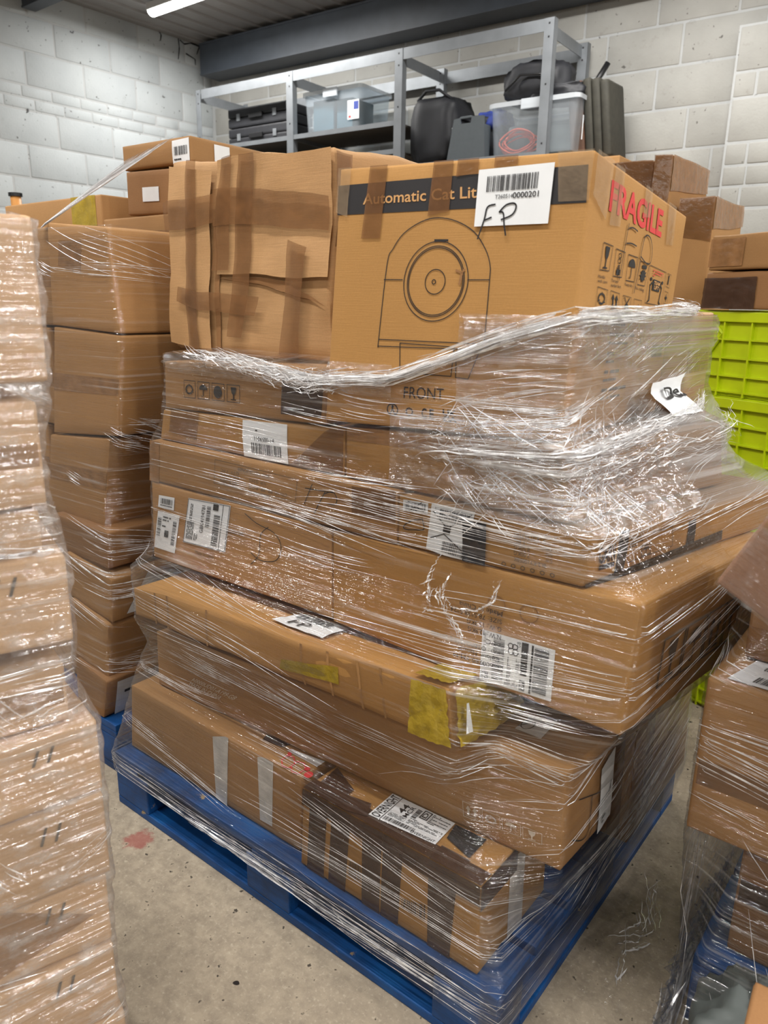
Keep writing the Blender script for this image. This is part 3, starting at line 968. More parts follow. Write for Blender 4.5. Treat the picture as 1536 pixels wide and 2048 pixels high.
# places of the prints and labels on their faces
DEC={'M_band':[(0.002,0.83),(0.991,0.834),(0.983,0.954),(-0.005,0.938)],
'M_text':[(0.121,0.864),(0.6,0.867),(0.596,0.908),(0.12,0.904)],
'M_lab':[(0.604,0.769),(0.873,0.771),(0.873,0.967),(0.602,0.959)],
'M_tape1':[(0.125,0.74),(0.211,0.738),(0.223,1.005),(0.145,1.003)],
'M_tape2':[(0.411,0.812),(0.497,0.826),(0.498,1.011),(0.419,1.009)],
'M_tape3':[(0.513,0.942),(0.597,0.95),(0.597,1.011),(0.515,1.01)],
'M_tape4':[(0.656,0.965),(0.741,0.97),(0.741,1.013),(0.656,1.013)],
'M_front':[(0.37,0.123),(0.543,0.129),(0.54,0.173),(0.368,0.171)],
'M_icons':[(0.302,0.047),(0.612,0.04),(0.607,0.09),(0.297,0.1)],
'M_arch':[(0.237,0.327),(0.237,0.354),(0.25,0.64),(0.271,0.697),(0.313,0.753),(0.384,0.793),(0.452,0.805),(0.528,0.791),(0.602,0.752),(0.653,0.69),(0.676,0.635),(0.68,0.58),(0.683,0.383),(0.68,0.339)],
'M_h1':[(0.242,0.585),(0.324,0.584)],
'M_h2':[(0.595,0.583),(0.678,0.583)],
'M_h3':[(0.237,0.354),(0.684,0.35)],
'M_h4':[(0.237,0.327),(0.683,0.328)],
'M_circ':[(0.464,0.576),(0.597,0.575),(0.45,0.722)],
'M_box1':[(0.335,0.342),(0.567,0.335),(0.564,0.222),(0.344,0.226)],
'M_box2':[(0.577,0.32),(0.667,0.317),(0.634,0.215),(0.583,0.219)],
'M_F1':[(0.677,0.841),(0.649,0.833),(0.641,0.791),(0.623,0.726)],
'M_F2':[(0.642,0.789),(0.667,0.798)],
'M_P1':[(0.695,0.815),(0.71,0.811),(0.717,0.775),(0.727,0.736)],
'M_P2':[(0.695,0.815),(0.717,0.837),(0.745,0.842),(0.755,0.829),(0.743,0.804),(0.705,0.789)],
'M_frag':[(0.151,0.837),(0.696,0.839),(0.689,0.953),(0.148,0.944)],
'M_i1':[(0.138,0.631),(0.218,0.635),(0.226,0.729),(0.143,0.73)],
'M_i2':[(0.256,0.621),(0.337,0.624),(0.343,0.723),(0.255,0.725)],
'M_i3':[(0.379,0.618),(0.466,0.62),(0.471,0.722),(0.373,0.721)],
'M_i4':[(0.504,0.614),(0.586,0.615),(0.612,0.715),(0.505,0.713)],
'M_team':[(0.619,0.546),(0.826,0.545),(0.83,0.705),(0.618,0.711)],
'M_j1':[(0.143,0.497),(0.226,0.494),(0.229,0.568),(0.139,0.573)],
'M_j2':[(0.269,0.496),(0.347,0.495),(0.34,0.564),(0.254,0.569)],
'M_j3':[(0.39,0.494),(0.465,0.492),(0.46,0.558),(0.373,0.561)],
'M_j4':[(0.503,0.491),(0.584,0.489),(0.578,0.554),(0.491,0.556)],
'M_k1':[(0.845,0.642),(0.9,0.637),(0.901,0.702),(0.85,0.704)],
'M_k2':[(0.853,0.562),(0.909,0.557),(0.898,0.617),(0.846,0.621)],
'M_t1':[(0.16,0.791),(0.253,0.802),(0.24,1.004),(0.157,1.0)],
'M_t2':[(0.461,0.878),(0.535,0.891),(0.529,1.0),(0.453,0.992)],
'M_t3':[(0.755,0.821),(0.849,0.831),(0.827,1.009),(0.726,1.003)],
'M_fpa':[(0.333,0.828),(0.325,0.774),(0.306,0.613)],
'M_fpb':[(0.339,0.813),(0.379,0.821),(0.425,0.816)],
'M_fpc':[(0.332,0.755),(0.379,0.762),(0.432,0.76)],
'M_fpd':[(0.525,0.818),(0.498,0.786),(0.471,0.578)],
'M_fpe':[(0.498,0.786),(0.517,0.817),(0.566,0.815),(0.603,0.775),(0.606,0.721),(0.561,0.709),(0.49,0.728)],
'M_cap1':[(0.133,0.588),(0.214,0.59),(0.208,0.616),(0.13,0.615)],
'M_cap2':[(0.249,0.583),(0.344,0.584),(0.336,0.614),(0.246,0.612)],
'M_cap3':[(0.378,0.596),(0.457,0.594),(0.454,0.611),(0.377,0.611)],
'M_cap4':[(0.489,0.592),(0.585,0.588),(0.583,0.606),(0.487,0.607)],
'M_side':[(0.387,0.125),(0.897,0.074),(0.752,0.429),(0.291,0.417)],
'F_lab':[(0.577,0.019),(0.802,0.066),(0.797,0.489),(0.573,0.466)],
'F_prt':[(0.402,0.108),(0.637,0.14),(0.631,0.702),(0.397,0.676)],
'G_lab1':[(0.204,0.339),(0.459,0.375),(0.497,0.968),(0.246,0.921)],
'G_lab2':[(0.046,0.699),(0.15,0.708),(0.158,0.873),(0.055,0.854)],
'G_lab3':[(0.011,0.148),(0.148,0.149),(0.187,0.655),(0.045,0.648)],
'G_made':[(0.28,0.239),(0.393,0.25),(0.395,0.294),(0.283,0.284)],
'G_num':[(0.475,0.626),(0.563,0.647),(0.565,0.696),(0.478,0.675)],
'G_s1':[(0.576,0.922),(0.638,0.845),(0.729,0.79),(0.763,0.655),(0.737,0.477),(0.656,0.418),(0.604,0.476)],
'G_s2':[(0.699,0.838),(0.658,0.721),(0.646,0.481),(0.603,0.333)],
'I_prt':[(0.32,0.326),(0.658,0.357),(0.665,0.838),(0.324,0.882)],
'I_f1':[(0.719,0.804),(0.691,0.361)],
'I_f2':[(0.694,0.692),(0.799,0.728)],
'I_f3':[(0.765,0.703),(0.748,0.48),(0.727,0.207)],
'I_f4':[(0.761,0.659),(0.792,0.739),(0.807,0.621),(0.799,0.491),(0.769,0.489)],
'I_tape':[(0.856,0.395),(0.997,0.412),(0.995,1.004),(0.855,0.936)],
'J_lab':[(0.515,0.008),(0.744,0.022),(0.731,0.976),(0.496,0.967)],
'J_tape':[(0.746,-0.009),(0.996,0.039),(0.996,1.013),(0.934,1.064)],
'L_ic':[(0.142,0.254),(0.533,0.242),(0.538,0.619),(0.145,0.659)],
'L_tape':[(0.763,0.126),(0.979,0.127),(1.008,0.848),(0.786,0.88)],
'H_lab1':[(0.032,0.707),(0.179,0.749),(0.181,0.966),(0.033,0.927)],
'H_lab2':[(0.179,0.056),(0.397,-0.043),(0.441,1.013),(0.201,0.989)],
'H_blk':[(0.399,-0.161),(0.523,-0.152),(0.507,0.839),(0.38,0.788)],
'H_prt':[(0.581,-0.141),(0.905,-0.168),(0.873,0.813),(0.571,0.798)],
'H_j':[(0.148,0.64),(0.162,0.456),(0.139,0.4),(0.05,0.351),(0.044,0.424),(0.096,0.561),(0.143,0.616)],
'H_garv':[(0.041,0.427),(0.112,0.418),(0.098,0.781),(0.031,0.769)],
'H_s1':[(0.115,0.023),(0.154,0.031),(0.149,1.019),(0.109,1.021)],
'H_s2':[(0.436,0.085),(0.476,0.094),(0.458,0.808),(0.421,0.8)],
'H_s3':[(0.008,-0.136),(0.631,0.094),(0.616,0.355),(0.0,0.085)],
'H_p':[(0.16,0.269),(0.36,0.346),(0.343,0.813),(0.143,0.789)],
'H_gb':[(0.046,0.296),(0.107,0.291),(0.105,0.399),(0.044,0.402)],
'C_made':[(0.113,0.261),(0.234,0.222),(0.274,0.426),(0.128,0.431)],
'C_ic':[(0.821,0.137),(0.969,0.209),(0.968,0.32),(0.818,0.311)],
'C_lab':[(0.665,-0.006),(0.927,0.076),(0.919,0.828),(0.635,0.726)],
'C_w1':[(0.235,0.623),(0.434,0.554),(0.665,0.469)],
'C_w2':[(0.487,0.524),(0.486,0.257),(0.464,0.134),(0.348,0.129),(0.164,0.242)],
'C_w3':[(0.56,0.158),(0.472,-0.064),(0.375,-0.068),(0.378,0.051)],
'C_top':[(0.868,0.399),(0.919,0.368),(0.913,0.705),(0.867,0.664)],
'B_lab':[(0.372,0.074),(0.722,0.126),(0.713,0.406),(0.365,0.385)],
'B_s1':[(0.047,-0.049),(0.155,-0.028),(0.164,0.829),(0.051,0.813)],
'B_s2':[(0.185,-0.075),(0.29,-0.054),(0.309,0.864),(0.193,0.848)],
'B_s3':[(0.39,-0.048),(0.492,-0.027),(0.492,0.909),(0.38,0.895)],
'B_s4':[(0.498,-0.02),(0.596,-0.001),(0.611,0.91),(0.501,0.896)],
'B_s5':[(0.753,-0.034),(0.865,-0.01),(0.89,0.893),(0.744,0.873)],
'B_bar1':[(0.309,0.246),(0.385,0.275),(0.383,0.466),(0.311,0.448)],
'B_bar2':[(0.613,0.263),(0.742,0.284),(0.742,0.464),(0.616,0.374)],
'B_tt1':[(0.051,-0.061),(0.22,-0.029),(0.206,0.226),(0.024,0.361)],
'B_tt2':[(0.22,-0.029),(0.378,0.054),(0.335,0.186),(0.208,0.151)],
'B_tt3':[(0.737,0.237),(0.881,0.165),(0.88,0.402),(0.718,0.399)],
'B_edge':[(0.0,0.731),(1.002,0.877),(0.995,1.015),(0.004,0.887)],
'A_w1':[(0.558,0.023),(0.621,0.009),(0.623,1.025),(0.534,0.903)],
'A_w2':[(0.801,0.108),(0.864,0.118),(0.863,1.063),(0.782,0.961)],
'A_hex':[(0.887,-0.028),(1.037,-0.002),(1.026,0.227),(0.841,0.207)],
'A_pap':[(0.848,0.202),(1.019,0.195),(1.031,0.315),(0.857,0.241)],
'A_dk':[(0.73,0.178),(0.821,0.206),(0.843,0.355),(0.717,0.258)],
'E_lab':[(0.48,0.185),(0.648,0.177),(0.644,0.553),(0.495,0.53)],
'E_y1':[(0.917,0.117),(0.998,0.129),(1.002,0.968),(0.935,1.075)],
'E_ysm':[(0.547,0.209),(0.725,0.337),(0.73,0.712),(0.556,0.463)]}

# ================================================================ the room
def struct(o):
    o['kind'] = 'structure'
    return o

XL = -5.70                               # face of the left wall
WA = R(3.0)                              # back wall is 3 degrees off square
WO = Vector((XL, 4.75, 0))
WT = Vector((math.cos(WA), math.sin(WA), 0))
WN = Vector((math.sin(WA), -math.cos(WA), 0))
def W(s_, d_, z_):
    """point at s along the back wall, d in front of it, height z"""
    p = WO + WT * s_ + WN * d_
    return Vector((p.x, p.y, z_))

m = MB()
NG = 40
for j in range(NG + 1):
    for i in range(NG + 1):
        m.v.append((-5.9 + 11.9 * i / NG, -5.0 + 10.6 * j / NG, 0.0))
for j in range(NG):
    for i in range(NG):
        k = j * (NG + 1) + i
        m.f.append((k, k + 1, k + NG + 2, k + NG + 1))
struct(m.build('floor', 'concrete'))

# profiled roof sheet, ribs run along Y
m = MB()
x = -5.9
prof = []
while x < 5.9:
    prof += [(x, CEIL), (x + 0.128, CEIL), (x + 0.134, CEIL - 0.014), (x + 0.150, CEIL - 0.014), (x + 0.156, CEIL)]
    x += 0.166
for k in range(len(prof) - 1):
    (xa, za), (xb, zb) = prof[k], prof[k + 1]
    m.quad((xa, -5.0, za), (xb, -5.0, zb), (xb, 5.9, zb), (xa, 5.9, za))
struct(m.build('ceiling', 'ceiling_sheet'))

def block_mesh(l, h, d, name):
    m_ = MB().bx(0, l, 0, d, 0, h)
    bm = bmesh.new()
    me = bpy.data.meshes.new(name)
    me.from_pydata(m_.v, [], m_.f)
    bm.from_mesh(me)
    bmesh.ops.recalc_face_normals(bm, faces=bm.faces)
    bmesh.ops.bevel(bm, geom=[e for e in bm.edges], offset=0.007, segments=2, affect='EDGES', profile=0.5)
    bm.to_mesh(me)
    bm.free()
    for p in me.polygons:
        p.use_smooth = True
    return me

def block_wall(wall, frame, s0, s1, joints, mat, proud=0.003, jt=0.010, seed=1, skip=None, bl=0.45):
    """frame(s, d, z) -> world; one object for every block. joints run from the top down"""
    rnd = random.Random(seed)
    cache = {}
    ex = (frame(1, 0, 0) - frame(0, 0, 0)).normalized()
    ey = (frame(0, 1, 0) - frame(0, 0, 0)).normalized()
    for row in range(len(joints) - 1):
        zt, zb = joints[row], joints[row + 1]
        h = zt - zb - jt
        L = bl if zt - zb > 0.12 else bl / 2
        s_ = s0 - L * (0.5 if row % 2 else 0.0) - rnd.uniform(0, 0.12)
        while s_ < s1:
            a, b = max(s_, s0), min(s_ + L, s1)
            s_ += L
            l = b - a - jt
            if l < 0.06 or (skip and skip(a, b, zb, zt)):
                continue
            key = (round(l, 2), round(h, 3))
            if key not in cache:
                cache[key] = block_mesh(key[0], key[1], 0.05, 'block')
                cache[key].materials.append(MATS[mat])
            o = bpy.data.objects.new('block', cache[key])
            link(o, wall)
            p = frame(a + jt / 2, proud - 0.05 + rnd.uniform(-0.0012, 0.0012), zb + jt / 2)
            M = Matrix.Identity(4)
            for r_ in range(3):
                M[r_][0], M[r_][1], M[r_][2], M[r_][3] = ex[r_], ey[r_], (0, 0, 1)[r_], p[r_]
            o.matrix_local = M

# left wall: mortar body with blocks proud of it
m = MB().bx(XL - 0.2, XL, -5.0, 4.75, 0, CEIL)
wl = struct(m.build('wall_left', 'mortar_white'))
FL = lambda s_, d_, z_: Vector((XL + d_, s_, z_))
block_wall(wl, FL, 0.9, 4.74, [3.425, 3.229, 3.005, 2.78, 2.70, 2.62, 2.395, 2.17, 1.945, 1.72, 1.495], 'block_white', seed=4)
# cracks and soot by the roof corner of the left wall
CRACKS = [[(4.215, 3.413), (4.245, 3.384), (4.234, 3.339)], [(4.412, 3.398), (4.418, 3.334), (4.402, 3.244)],
          [(4.427, 3.392), (4.468, 3.371), (4.54, 3.395), (4.626, 3.389), (4.595, 3.325)], [(4.481, 3.305), (4.575, 3.283), (4.576, 3.239)],
          [(4.557, 3.395), (4.627, 3.392), (4.689, 3.394), (4.706, 3.376)], [(3.442, 3.209), (3.461, 3.203), (3.471, 3.218)], [(3.06, 2.631), (3.064, 2.615), (3.051, 2.602)]]
for pl in CRACKS:
    mm = MB()
    for (ya, za), (yb, zb) in zip(pl, pl[1:]):
        d = Vector((0, yb - ya, zb - za)); n_ = Vector((0, -d.z, d.y)).normalized() * 0.006
        a, b = Vector((XL + 0.0052, ya, za)), Vector((XL + 0.0052, yb, zb))
        mm.quad(a - n_, b - n_ * .6, b + n_ * .6, a + n_)
    mm.build('crack', 'black_plastic', wl)
# back wall
m = MB()
for a, b in ((0, 11.0),):
    P = [W(a - 0.2, 0, 0), W(b, 0, 0), W(b, -0.2, 0), W(a - 0.2, -0.2, 0)]
    i = len(m.v)
    m.v += [tuple(p) for p in P] + [(p.x, p.y, CEIL) for p in P]
    m.f += [(0, 1, 2, 3), (4, 5, 6, 7), (0, 1, 5, 4), (1, 2, 6, 5), (2, 3, 7, 6), (3, 0, 4, 7)]
wb = struct(m.build('wall_back', 'mortar_white'))
BJ = [3.395, 3.168, 2.942, 2.717, 2.487, 2.258, 2.03, 1.80, 1.575, 1.35, 1.125]
block_wall(wb, W, 0.02, 6.6, BJ, 'block_grey', seed=9, skip=lambda a, b, zb, zt: a > 4.34 and zt < 2.86)
# the patched pier on the right stands proud of the back wall
m = MB()
P = [W(4.30, 0.09, 0), W(6.7, 0.09, 0), W(6.7, -0.02, 0), W(4.30, -0.02, 0)]
m.v = [tuple(p) for p in P] + [(p.x, p.y, 2.845) for p in P]
m.f = [(0, 1, 2, 3), (4, 5, 6, 7), (0, 1, 5, 4), (1, 2, 6, 5), (2, 3, 7, 6), (3, 0, 4, 7)]
wp = struct(m.build('wall_pier', 'mortar_white'))
block_wall(wp, lambda s_, d_, z_: W(s_, d_ + 0.09, z_), 4.305, 6.6, [2.84, 2.61, 2.48, 2.25, 2.13, 2.02, 1.90, 1.67, 1.44, 1.21], 'block_grey', seed=21, bl=0.36)
# the two sides behind the camera close the room
struct(MB().bx(5.6, 5.8, -5.0, 5.6, 0, CEIL).build('wall_right', 'mortar_white'))
struct(MB().bx(-5.9, 5.8, -5.2, -5.0, 0, CEIL).build('wall_front', 'mortar_white'))

# roof steel
def ibeam(name, label, a, b, zt, zb, wd, tf=0.014, tw=0.012):
    root = empty(name, a, label, 'beam')
    d = (b - a); L = d.length; d.normalize()
    n_ = Vector((-d.y, d.x, 0))
    def slab(nm, w0, w1, z0, z1):
        mm = MB()
        mm.v = [tuple(a + n_ * q + Vector((0, 0, z)) + d * t - root.location) for z in (z0, z1) for t, q in ((0, w0), (L, w0), (L, w1), (0, w1))]
        mm.f = [(0, 1, 2, 3), (4, 5, 6, 7), (0, 1, 5, 4), (1, 2, 6, 5), (2, 3, 7, 6), (3, 0, 4, 7)]
        return mm.build(nm, 'beam_paint', root)
    slab('flange', -wd / 2, wd / 2, zt - tf, zt)
    slab('flange', -wd / 2, wd / 2, zb, zb + tf)
    slab('web', -tw / 2, tw / 2, zb + tf, zt - tf)
    slab('side_plate', -wd / 2 + 0.006, -wd / 2 + 0.012, zb + tf, zt - tf)
    return root
p0, p1 = W(0.12, 0.13, 0), W(6.9, 0.13, 0)
ibeam('roof_beam', 'dark blue grey steel beam running along the back wall above the shelving', p0, p1, 3.365, 3.13, 0.22)
ibeam('roof_beam', 'short dark steel beam end in the upper left corner under the ceiling', Vector((-5.66, 3.12, 0)), Vector((4.0, 3.12, 0)), 3.42 - 0.02, 3.255, 0.10)

# ceiling battens
for k, (bx_, by_) in enumerate(BATTENS):
    root = empty('batten_light', (bx_ + 0.75, by_, CEIL - 0.1),
                 'glowing white batten light under the grey ceiling at the upper left' if k == 0 else ['', 'white batten light on the ceiling above the shelving, above the frame', 'white batten light on the ceiling near the right end of the back wall', 'white batten light on the ceiling left of the camera', 'white batten light on the ceiling right above the middle load', 'white batten light on the ceiling right of the camera', 'white batten light on the ceiling behind the camera to the left', 'white batten light on the ceiling behind the camera to the right', 'white batten light on the ceiling right of the back wall pier', 'added unseen batten light brightening right-hand faces, above the right edge stack', 'added unseen batten light brightening right-hand faces, furthest to the right'][k], 'light', 'ceiling battens')
    MB().bx(-0.75, 0.75, -0.045, 0.045, 0.035, 0.082).build('lamp_housing', 'lamp_body', root, bevel=0.006)
    mm = MB()
    n_ = 10
    for q in range(n_ + 1):
        a = math.pi + math.pi * q / n_
        for xx in (-0.74, 0.74):
            mm.v.append((xx, 0.04 * math.cos(a), 0.036 + 0.034 * math.sin(a)))
    for q in range(n_):
        mm.f.append((2 * q, 2 * q + 1, 2 * q + 3, 2 * q + 2))
    mm.f.append(tuple(2 * q for q in range(n_ + 1)))
    mm.f.append(tuple(2 * q + 1 for q in range(n_ + 1)))
    mm.build('diffuser', 'lamp_diffuser', root, smooth=False)
    ld = bpy.data.lights.new('batten_lamp', 'AREA')
    ld.shape = 'RECTANGLE'
    ld.size, ld.size_y = 1.46, 0.08
    ld.energy = LAMP_W
    ld.color = BAT_COL
    lo = bpy.data.objects.new('batten_lamp', ld)
    link(lo, root)
    lo.location = (0, 0, -0.004)

# ================================================================ pallets
def pallet(x0, y0, label, seed=0, lx=1.2, ly=1.0):
    root = empty('wooden_pallet', (x0, y0, 0), label, 'pallet')
    rnd = random.Random(seed)
    bt, bh, dt = 0.022, 0.096, 0.022
    for yy in (0, ly / 2 - 0.05, ly - 0.10):
        MB().bx(0, lx, yy, yy + 0.10, 0, bt).build('base_board', 'blue_wood', root, bevel=0.003)
    for xx in (0, lx - 0.10):
        MB().bx(xx, xx + 0.10, 0.1005, ly - 0.1005, 0.0, bt - 0.001).build('base_board', 'blue_wood', root, bevel=0.003)
    for xx in (0, lx / 2 - 0.07, lx - 0.14):
        for yy in (0, ly / 2 - 0.05, ly - 0.10):
            MB().bx(xx, xx + 0.14, yy, yy + 0.10, bt, bt + bh).build('block', 'blue_wood', root, bevel=0.004)
    for xx in (0, lx / 2 - 0.05, lx - 0.10):
        MB().bx(xx, xx + 0.10, 0, ly, bt + bh, bt + bh + 0.02).build('stringer_board', 'blue_wood', root, bevel=0.003)
    nb = 7
    gap = (ly - nb * 0.125) / (nb - 1)
    for k in range(nb):
        yy = k * (0.125 + gap)
        MB().bx(0, lx, yy, yy + 0.125, bt + bh + 0.02, bt + bh + 0.042).build('deck_board', 'blue_wood', root, bevel=0.003)
    return root
pallet(-1.677, 0.963, 'blue wooden pallet under the big wrapped load in the middle', 1)
pallet(-2.985, 1.035, 'blue wooden pallet corner at the far left behind the middle pallet', 2)
pallet(-0.235, 1.29, 'blue wooden pallet under the wrapped boxes at the right edge', 3)

# ================================================================ shelving on the back wall
SH = empty('metal_shelving', W(0.46, 0.6, 0), 'tall grey steel shelving with three open bays against the back wall', 'shelving', rz=WA)
# local frame of the shelving: x along the wall, y into the wall
def sbox(nm, x0, x1, y0, y1, z0, z1, mat='shelf_steel', bev=0.0, par=None):
    return MB().bx(x0, x1, y0, y1, z0, z1).build(nm, mat, par or SH, bevel=bev)
posts = [0.0, 0.945, 1.885, 2.91]
DP = 0.55
for xx in posts:
    for yy in (0, DP - 0.04):
        mm = MB()
        fw = 0.062 if xx else 0.05
        mm.bx(xx, xx + fw, yy, yy + 0.003, 0, 2.90)
        mm.bx(xx, xx + 0.003, yy, yy + 0.045, 0, 2.90) if xx == 0 else mm.bx(xx + fw - 0.003, xx + fw, yy, yy + 0.045, 0, 2.90)
        pst = mm.build('upright', 'shelf_steel', SH)
        for z in (2.25, 2.56, 2.80, 2.868):
            MB().bx(xx + fw * 0.5 - 0.005, xx + fw * 0.5 + 0.005, yy - 0.0008, yy + 0.0002, z, z + 0.010).build('bolt_hole', 'black_plastic', pst)
for k in range(3):
    a, b = posts[k] + 0.06, posts[k + 1]
    for z in (2.835,):
        sbox('rail', a, b, 0.002, 0.006, z, z + 0.065)
        sbox('rail', a, b, DP - 0.02, DP - 0.016, z - 0.03, z + 0.045)
for xx in posts:
    sbox('cross_rail', xx + 0.02, xx + 0.024, 0.03, DP - 0.03, 2.82, 2.885)
for k, zz in ((0, 2.49), (1, 2.49), (2, 2.215), (1, 2.32), (0, 2.32), (0, 1.9), (1, 1.9), (2, 1.8)):
    a, b = posts[k] + 0.062, posts[k + 1] - 0.001
    sbox('shelf_lip', a, b, 0.002, 0.006, zz - 0.03, zz)
    sbox('shelf_board', a, b, 0.01, DP - 0.05, zz - 0.014, zz - 0.001, 'shelf_board')
    sbox('side_lip', posts[k] + 0.064, posts[k] + 0.068, 0.03, DP - 0.05, zz - 0.04, zz - 0.015)

def onshelf(name, x, y, z, label, cat, rz=0.0):
    """x along the shelving from its left front post, y depth from its front"""
    p = SH.location + WT * x - WN * y
    return empty(name, (p.x, p.y, z), label, cat, rz=WA + rz)

# two stacked black equipment cases
for k, (z, lab) in enumerate(((2.491, 'lower of two black equipment cases in the left bay of the shelving'), (2.632, 'upper of two black equipment cases in the left bay of the shelving'))):
    t = onshelf('equipment_case', 0.20, 0.14, z, lab, 'case')
    MB().bx(0, 0.62, 0, 0.30, 0, 0.068).build('case_base', 'black_fabric', t, bevel=0.012)
    MB().bx(0, 0.62, 0, 0.30, 0.070, 0.136).build('case_lid', 'black_fabric', t, bevel=0.012)
    MB().bx(0.24, 0.38, -0.018, -0.004, 0.05, 0.085).build('handle', 'black_plastic', t, bevel=0.004)
    for xx in (0.10, 0.48):
        MB().bx(xx, xx + 0.035, -0.006, 0.001, 0.045, 0.095).build('latch', 'shelf_steel', t, bevel=0.002)

# clear plastic totes
def tote(x, y, z, lx, ly, h, label, rz=0.0):
    t = onshelf('storage_tote', x, y, z, label, 'tote', rz)
    mm = MB()
    tp = 0.93
    def ring(zz, k, inset=0.0):
        a, b = lx * k / 2 - inset, ly * k / 2 - inset
        c = (lx / 2, ly / 2)
        rr = 0.03
        pts = []
        for (sx, sy, st) in ((1, 1, 0), (-1, 1, 90), (-1, -1, 180), (1, -1, 270)):
            for q in range(4):
                an = R(st + 30 * q)
                pts.append((c[0] + sx * (a - rr) + rr * math.cos(an), c[1] + sy * (b - rr) + rr * math.sin(an), zz))
        return pts
    rings = [ring(0, tp), ring(h * 0.5, (1 + tp) / 2), ring(h, 1.0), ring(h, 1.0, 0.003), ring(0.004, tp, 0.003)]
    for r_ in rings:
        mm.v += r_
    n_ = 16
    for k in range(4):
        for q in range(n_):
            mm.f.append((k * n_ + q, k * n_ + (q + 1) % n_, (k + 1) * n_ + (q + 1) % n_, (k + 1) * n_ + q))
    mm.f.append(tuple(range(n_)))
    mm.f.append(tuple(4 * n_ + q for q in range(n_)))
    mm.build('tote_body', 'tote_clear', t, smooth=False)
    lid = MB()
    lr = [ring(h - 0.012, 1.05), ring(h + 0.012, 1.05), ring(h + 0.018, 0.98)]
    for r_ in lr:
        lid.v += r_
    for k in range(2):
        for q in range(n_):
            lid.f.append((k * n_ + q, k * n_ + (q + 1) % n_, (k + 1) * n_ + (q + 1) % n_, (k + 1) * n_ + q))
    lid.f.append(tuple(2 * n_ + q for q in range(n_)))
    lo_ = lid.build('tote_lid', 'tote_lid', t)
    MB().bx(lx * 0.38, lx * 0.62, -0.022, -0.006, h - 0.04, h + 0.016).build('clip', 'tote_lid', lo_, bevel=0.004)
    return t
t = tote(1.02, 0.10, 2.491, 0.52, 0.36, 0.27, 'clear plastic tote holding teal folders on the middle shelf')
MB().bx(0.05, 0.24, 0.05, 0.31, 0.01, 0.235).build('folder_pile', 'teal_paper', t, bevel=0.006)
MB().bx(0.26, 0.40, 0.06, 0.31, 0.01, 0.225).build('folder_pile', 'teal_paper', t, bevel=0.006)
lb = MB().bx(0.40, 0.50, 0.003, 0.005, 0.07, 0.19).build('sticker', 'paper', t)
a = MB().bx(0.455, 0.495, 0.0022, 0.0028, 0.13, 0.18).build('blue_roundel', 'blue_fabric', lb)
MB().bx(0.41, 0.43, 0.0022, 0.0028, 0.08, 0.095).build('red_mark', 'ink_red', lb)

t2 = tote(2.56, 0.06, 2.216, 0.56, 0.40, 0.285, 'clear plastic tote with a coiled orange cable on the right shelf')
mm = MB()
rnd = random.Random(5)
for k in range(6):
    c = (0.16 + rnd.uniform(-0.02, 0.02), 0.05 + 0.012 * k, 0.075 + rnd.uniform(-0.01, 0.02))
    ra, rb_ = 0.10 + rnd.uniform(-0.015, 0.02), 0.055 + rnd.uniform(-0.01, 0.012)
    mm.tube([(c[0] + ra * math.cos(2 * math.pi * q / 26), c[1] + 0.012 * math.sin(q * 0.8), c[2] + rb_ * math.sin(2 * math.pi * q / 26)) for q in range(27)], 0.0055, 6)
tag(mm.build('orange_cable_coil', 'orange_cable', t2, smooth=True), 'coiled orange cable')
MB().bx(0.05, 0.5, 0.14, 0.33, 0.01, 0.20).build('cloth_pile', 'grey_bag', t2, bevel=0.03)
MB().bx(0.557, 0.560, 0.10, 0.20, 0.07, 0.2).build('sticker', 'paper', t2)

# soft bags: lumpy closed shells
def blob(name, mat, parent, c, d, amp=0.12, seed=0, sq=0.6, n=22, fold=0.0):
    mm = MB()
    c = Vector(c)
    for j in range(n + 1):
        ph = math.pi * j / n
        for i in range(2 * n):
            th = 2 * math.pi * i / (2 * n)
            v = Vector((math.sin(ph) * math.cos(th), math.sin(ph) * math.sin(th), -math.cos(ph)))
            f = lambda q: math.copysign(abs(q) ** sq, q)
            p = Vector((f(v.x) * d[0] / 2, f(v.y) * d[1] / 2, f(v.z) * d[2] / 2))
            k = 1 + amp * noise.noise(v * 2.1 + Vector((seed, 0, 0))) + fold * noise.noise(Vector((v.x * 7, v.y * 7, v.z * 2.5 + seed)))
            mm.v.append(tuple(c + p * k))
    for j in range(n):
        for i in range(2 * n):
            a = j * 2 * n + i
            b = j * 2 * n + (i + 1) % (2 * n)
            mm.f.append((a, b, b + 2 * n, a + 2 * n))
    return mm.build(name, mat, parent, smooth=True)
t = onshelf('holdall_bag', 2.10, 0.26, 2.216, 'large upright black holdall bag on the right shelf', 'bag')
blob('bag_body', 'black_fabric', t, (0, 0, 0.205), (0.36, 0.34, 0.42), 0.10, 3, 0.45, fold=0.05)
MB().tube([(-0.12, -0.12, 0.40), (-0.04, -0.15, 0.445), (0.06, -0.15, 0.44), (0.13, -0.12, 0.39)], 0.010, 6).build('strap', 'black_fabric', t, smooth=True)
t = onshelf('rucksack', 2.36, 0.33, 2.216, 'slumped black rucksack between the holdall and the grey board', 'bag')
blob('bag_body', 'black_fabric', t, (0, 0, 0.15), (0.34, 0.28, 0.29), 0.16, 11, 0.5, fold=0.08)
MB().tube([(-0.08, -0.12, 0.28), (0.02, -0.16, 0.24), (0.10, -0.15, 0.14)], 0.008, 6).build('strap', 'black_fabric', t, smooth=True)
t = onshelf('folder_box', 2.28, 0.03, 2.216, 'dark grey plastic file box with a cut out handle on the right shelf', 'file box', R(-3))
mm = MB()
prof = [(0.0, 0), (0.275, 0), (0.262, 0.235), (0.175, 0.240), (0.170, 0.205), (0.095, 0.205), (0.092, 0.240), (0.045, 0.235)]
